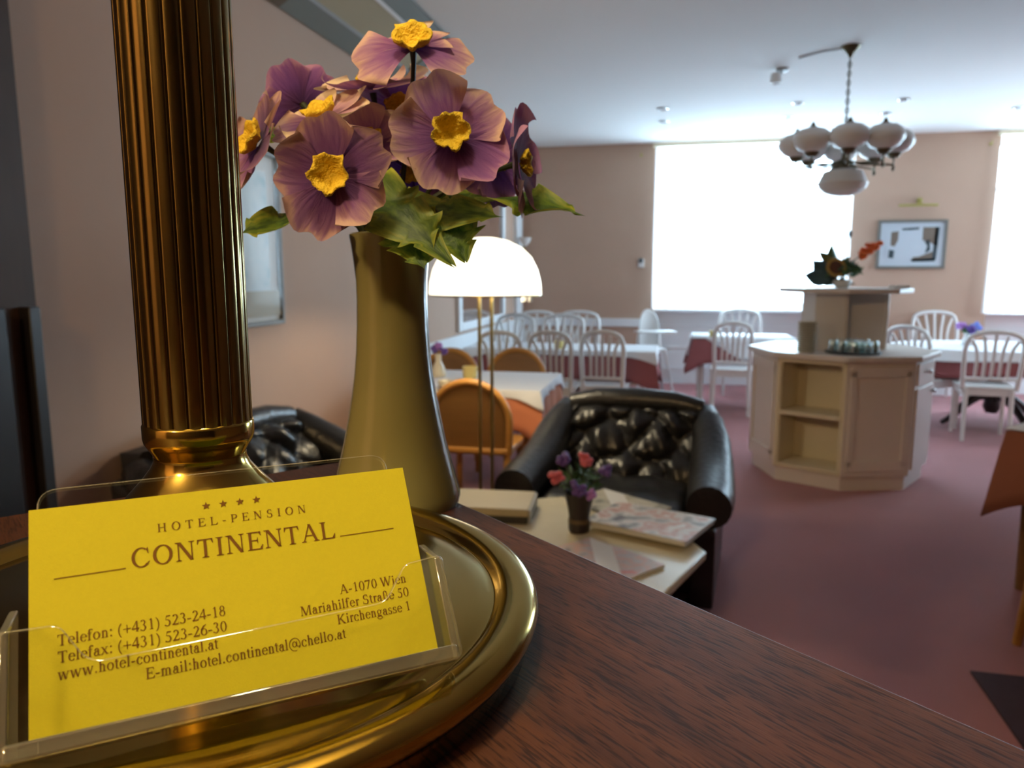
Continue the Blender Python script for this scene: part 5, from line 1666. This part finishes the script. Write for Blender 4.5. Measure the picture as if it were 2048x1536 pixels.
# slanted framed box between left wall and ceiling
sl = thing('ceiling_light_box', 'grey framed slanted box along the top of the left wall', 'light box', (0, 0, 0))
y0_, y1_ = 3.40, 5.15
A_, B2 = Vector((XL + .005, 0, 2.69)), Vector((-1.535, 0, ZC - .004))
dv = (B2 - A_)
nv = Vector((dv.z, 0, -dv.x)).normalized()
def sq(t, y, off=0): return A_ + dv * t + Vector((0, y, 0)) + nv * off
b = BM()
tri_ = [(XL + .005, 2.69), (-1.535, ZC - .004), (XL + .005, ZC - .004)]
lo = [b.verts.new((x, y0_, z)) for x, z in tri_]; hi = [b.verts.new((x, y1_, z)) for x, z in tri_]
b.faces.new(lo); b.faces.new(hi[::-1])
for k in range(3): b.faces.new((lo[k], lo[(k + 1) % 3], hi[(k + 1) % 3], hi[k]))
obj('housing', b, 'grey_paint', sl, smooth=False)
def plate(bm, t0, t1, ya, yb_, o0, o1):
    vs = [bm.verts.new(sq(t, y, o)) for o in (o0, o1) for t, y in ((t0, ya), (t1, ya), (t1, yb_), (t0, yb_))]
    for f in ((0, 1, 2, 3), (7, 6, 5, 4), (0, 4, 5, 1), (1, 5, 6, 2), (2, 6, 7, 3), (3, 7, 4, 0)):
        bm.faces.new([vs[i] for i in f])
b = BM()
plate(b, 0, .26, y0_, y1_, .002, .014); plate(b, .76, 1, y0_, y1_, .002, .014); plate(b, .26, .76, y1_ - .12, y1_, .002, .014)
obj('frame', b, 'grey_paint', sl, smooth=False)
b = BM(); plate(b, 0, 1, y0_ - .012, y0_ + .14, .001, .0145); obj('end_board', b, 'brown_trim', sl, smooth=False)
b = BM(); plate(b, .26, .29, y0_ + .14, y1_ - .12, .002, .017); obj('bead', b, 'grey', sl, smooth=False)
b = BM(); plate(b, .715, .76, y0_ + .14, y1_ - .12, .002, .018); obj('bead', b, 'white', sl, smooth=False)
b = BM(); plate(b, .29, .715, y0_ + .14, y1_ - .12, .002, .006); obj('inset_panel', b, 'beige_panel', sl, smooth=False)
# black half height posts by the left wall
t = thing('half_height_gate', 'black half height frame against the dark panelling at the left edge', 'gate', (XL + .04, 1.9, 0))
for y, wd in ((-.011, .040), (-.185, .145)):
    b = BM(); box(b, (.02, y, .65), (.04, wd, 1.30)); obj('post', b, 'black', t, bevel=.003)
b = BM(); box(b, (.012, -.08, .10), (.02, .18, .08)); obj('bottom_rail', b, 'black', t)

# ------------------------------------------------------------------ on the tables
def candle(name, lab, p, h, r, m):
    t = thing(name, lab, 'candle', p)
    b = BM(); lathe(b, [(0, 0), (r, 0), (r * 1.1, h), (r, h), (r * .85, h * .8), (0, h * .8)], 20); obj('cup', b, m, t)
    b = BM(); tube(b, [(0, 0, h * .78), (0, 0, h * .92)], .003, 6); obj('wick', b, 'black', t)
    return t
p = onz(940, 755, .717)
candle('candle_cup', 'yellow cup candle on the white cloth behind the beech chair', (p.x, p.y, .7165), .075, .045, 'yellow_wax')
p = onz(877, 752, .717)
vs_ = thing('bud_vase', 'cream bud vase on the white cloth at the left end of the terracotta table', 'vase', (p.x, p.y, .7165))
b = BM(); lathe(b, [(0, 0), (.05, 0), (.055, .02), (.035, .07), (.02, .10), (.022, .15), (.018, .15), (0, .10)], 20); obj('vase_body', b, 'cream_ceramic', vs_)
q = (p.x, p.y, .86)
bunch(q, [(-.03, .01, .035, .03, 'violet', 'dark violet blossom at the left in the bud vase'), (.045, -.02, .03, .032, 'violet', 'dark violet blossom at the right in the bud vase'), (.0, .0, .065, .028, 'lilac', 'lilac blossom at the top in the bud vase')], 0, 9, 'flowers in the bud vase', '')
p = onz(890, 775, .717)
b = BM(); lathe(b, [(0, 0), (.035, 0), (.045, .04), (.043, .045), (.03, .012), (0, .01)], 20); o = obj('sugar_bowl', b, 'cream_ceramic', None); o.location = (p.x, p.y, .7165); tag(o, 'small cream bowl beside the bud vase on the terracotta table', 'bowl')
p = W(1937, 672, 7.05)
vb = thing('bud_vase', 'small white vase with blue and lilac flowers on the pedestal table', 'vase', (p.x, p.y, .7285))
b = BM(); lathe(b, [(0, 0), (.05, 0), (.055, .02), (.045, .06), (.035, .09), (.045, .12), (.04, .12), (0, .08)], 20); obj('vase_body', b, 'white', vb)
q = (p.x, p.y, .85)
bunch(q, [(-.065, 0, .06, .055, 'lilac', 'lilac blossom head at the left above the white vase'), (.05, .0, .055, .055, 'blue', 'blue blossom head at the right above the white vase'), (.0, -.05, .03, .045, 'violet', 'violet blossom head in the middle above the white vase')], 0, 12, 'flowers in the white vase', '')
greens('leaves', 'green leaves under the blue and lilac blossoms of the white vase', (q[0], q[1], q[2] + .0), .07, 'green', 40, 5, .03)
p = W(1427, 655, 7.95)
candle('candle_cup', 'yellow cup candle on the small table behind the fan-back chair by the window', (p.x, p.y, .7255), .07, .04, 'yellow_wax')
p = W(1118, 690, 6.75)
candle('candle_cup', 'yellow cup candle on the long table seen through a fan-back chair', (p.x, p.y, .7265), .07, .04, 'yellow_wax')

# ------------------------------------------------------------------ mat on the carpet
ra_ = onz(1940, 1345, 0)
rg = BM()
e1 = (onz(2048, 1500, 0) - ra_).normalized()
e2 = Vector((e1.y, -e1.x, 0)) * (-1 if Vector((e1.y, -e1.x, 0)).dot(RT) < 0 else 1)
vs = [ra_, ra_ + e1 * .9, ra_ + e1 * .9 + e2 * 1.1, ra_ + e2 * 1.1]
prism(rg, [(v.x, v.y) for v in vs], .0, .008)
o = obj('floor_mat', rg, 'blue_carpet', None, smooth=False); tag(o, 'dark plum mat on the carpet in the lower right corner', 'mat')

# warm ceiling lamp of the reception behind the camera
t = thing('ceiling_lamp', 'warm opal ceiling lamp over the reception', 'ceiling light', (-0.9, -1.7, ZC))
M['opal_lit'] = mat('lit_opal_glass', (.9, .85, .7), .4, emit=(1.0, .74, .40), estr=6)
b = BM(); lathe(b, [(.18, 0), (.19, -.02), (.17, -.07), (.10, -.10), (0, -.11)], 32); obj('glass_bowl', b, 'opal_lit', t)
b = BM(); lathe(b, [(.20, 0), (.205, -.012), (.19, -.02)], 32); obj('ring', b, 'brass_old', t)
lamp('reception_ceiling_lamp', 'POINT', (-0.9, -1.7, ZC - .2), 125, (1.0, .68, .32), .12)
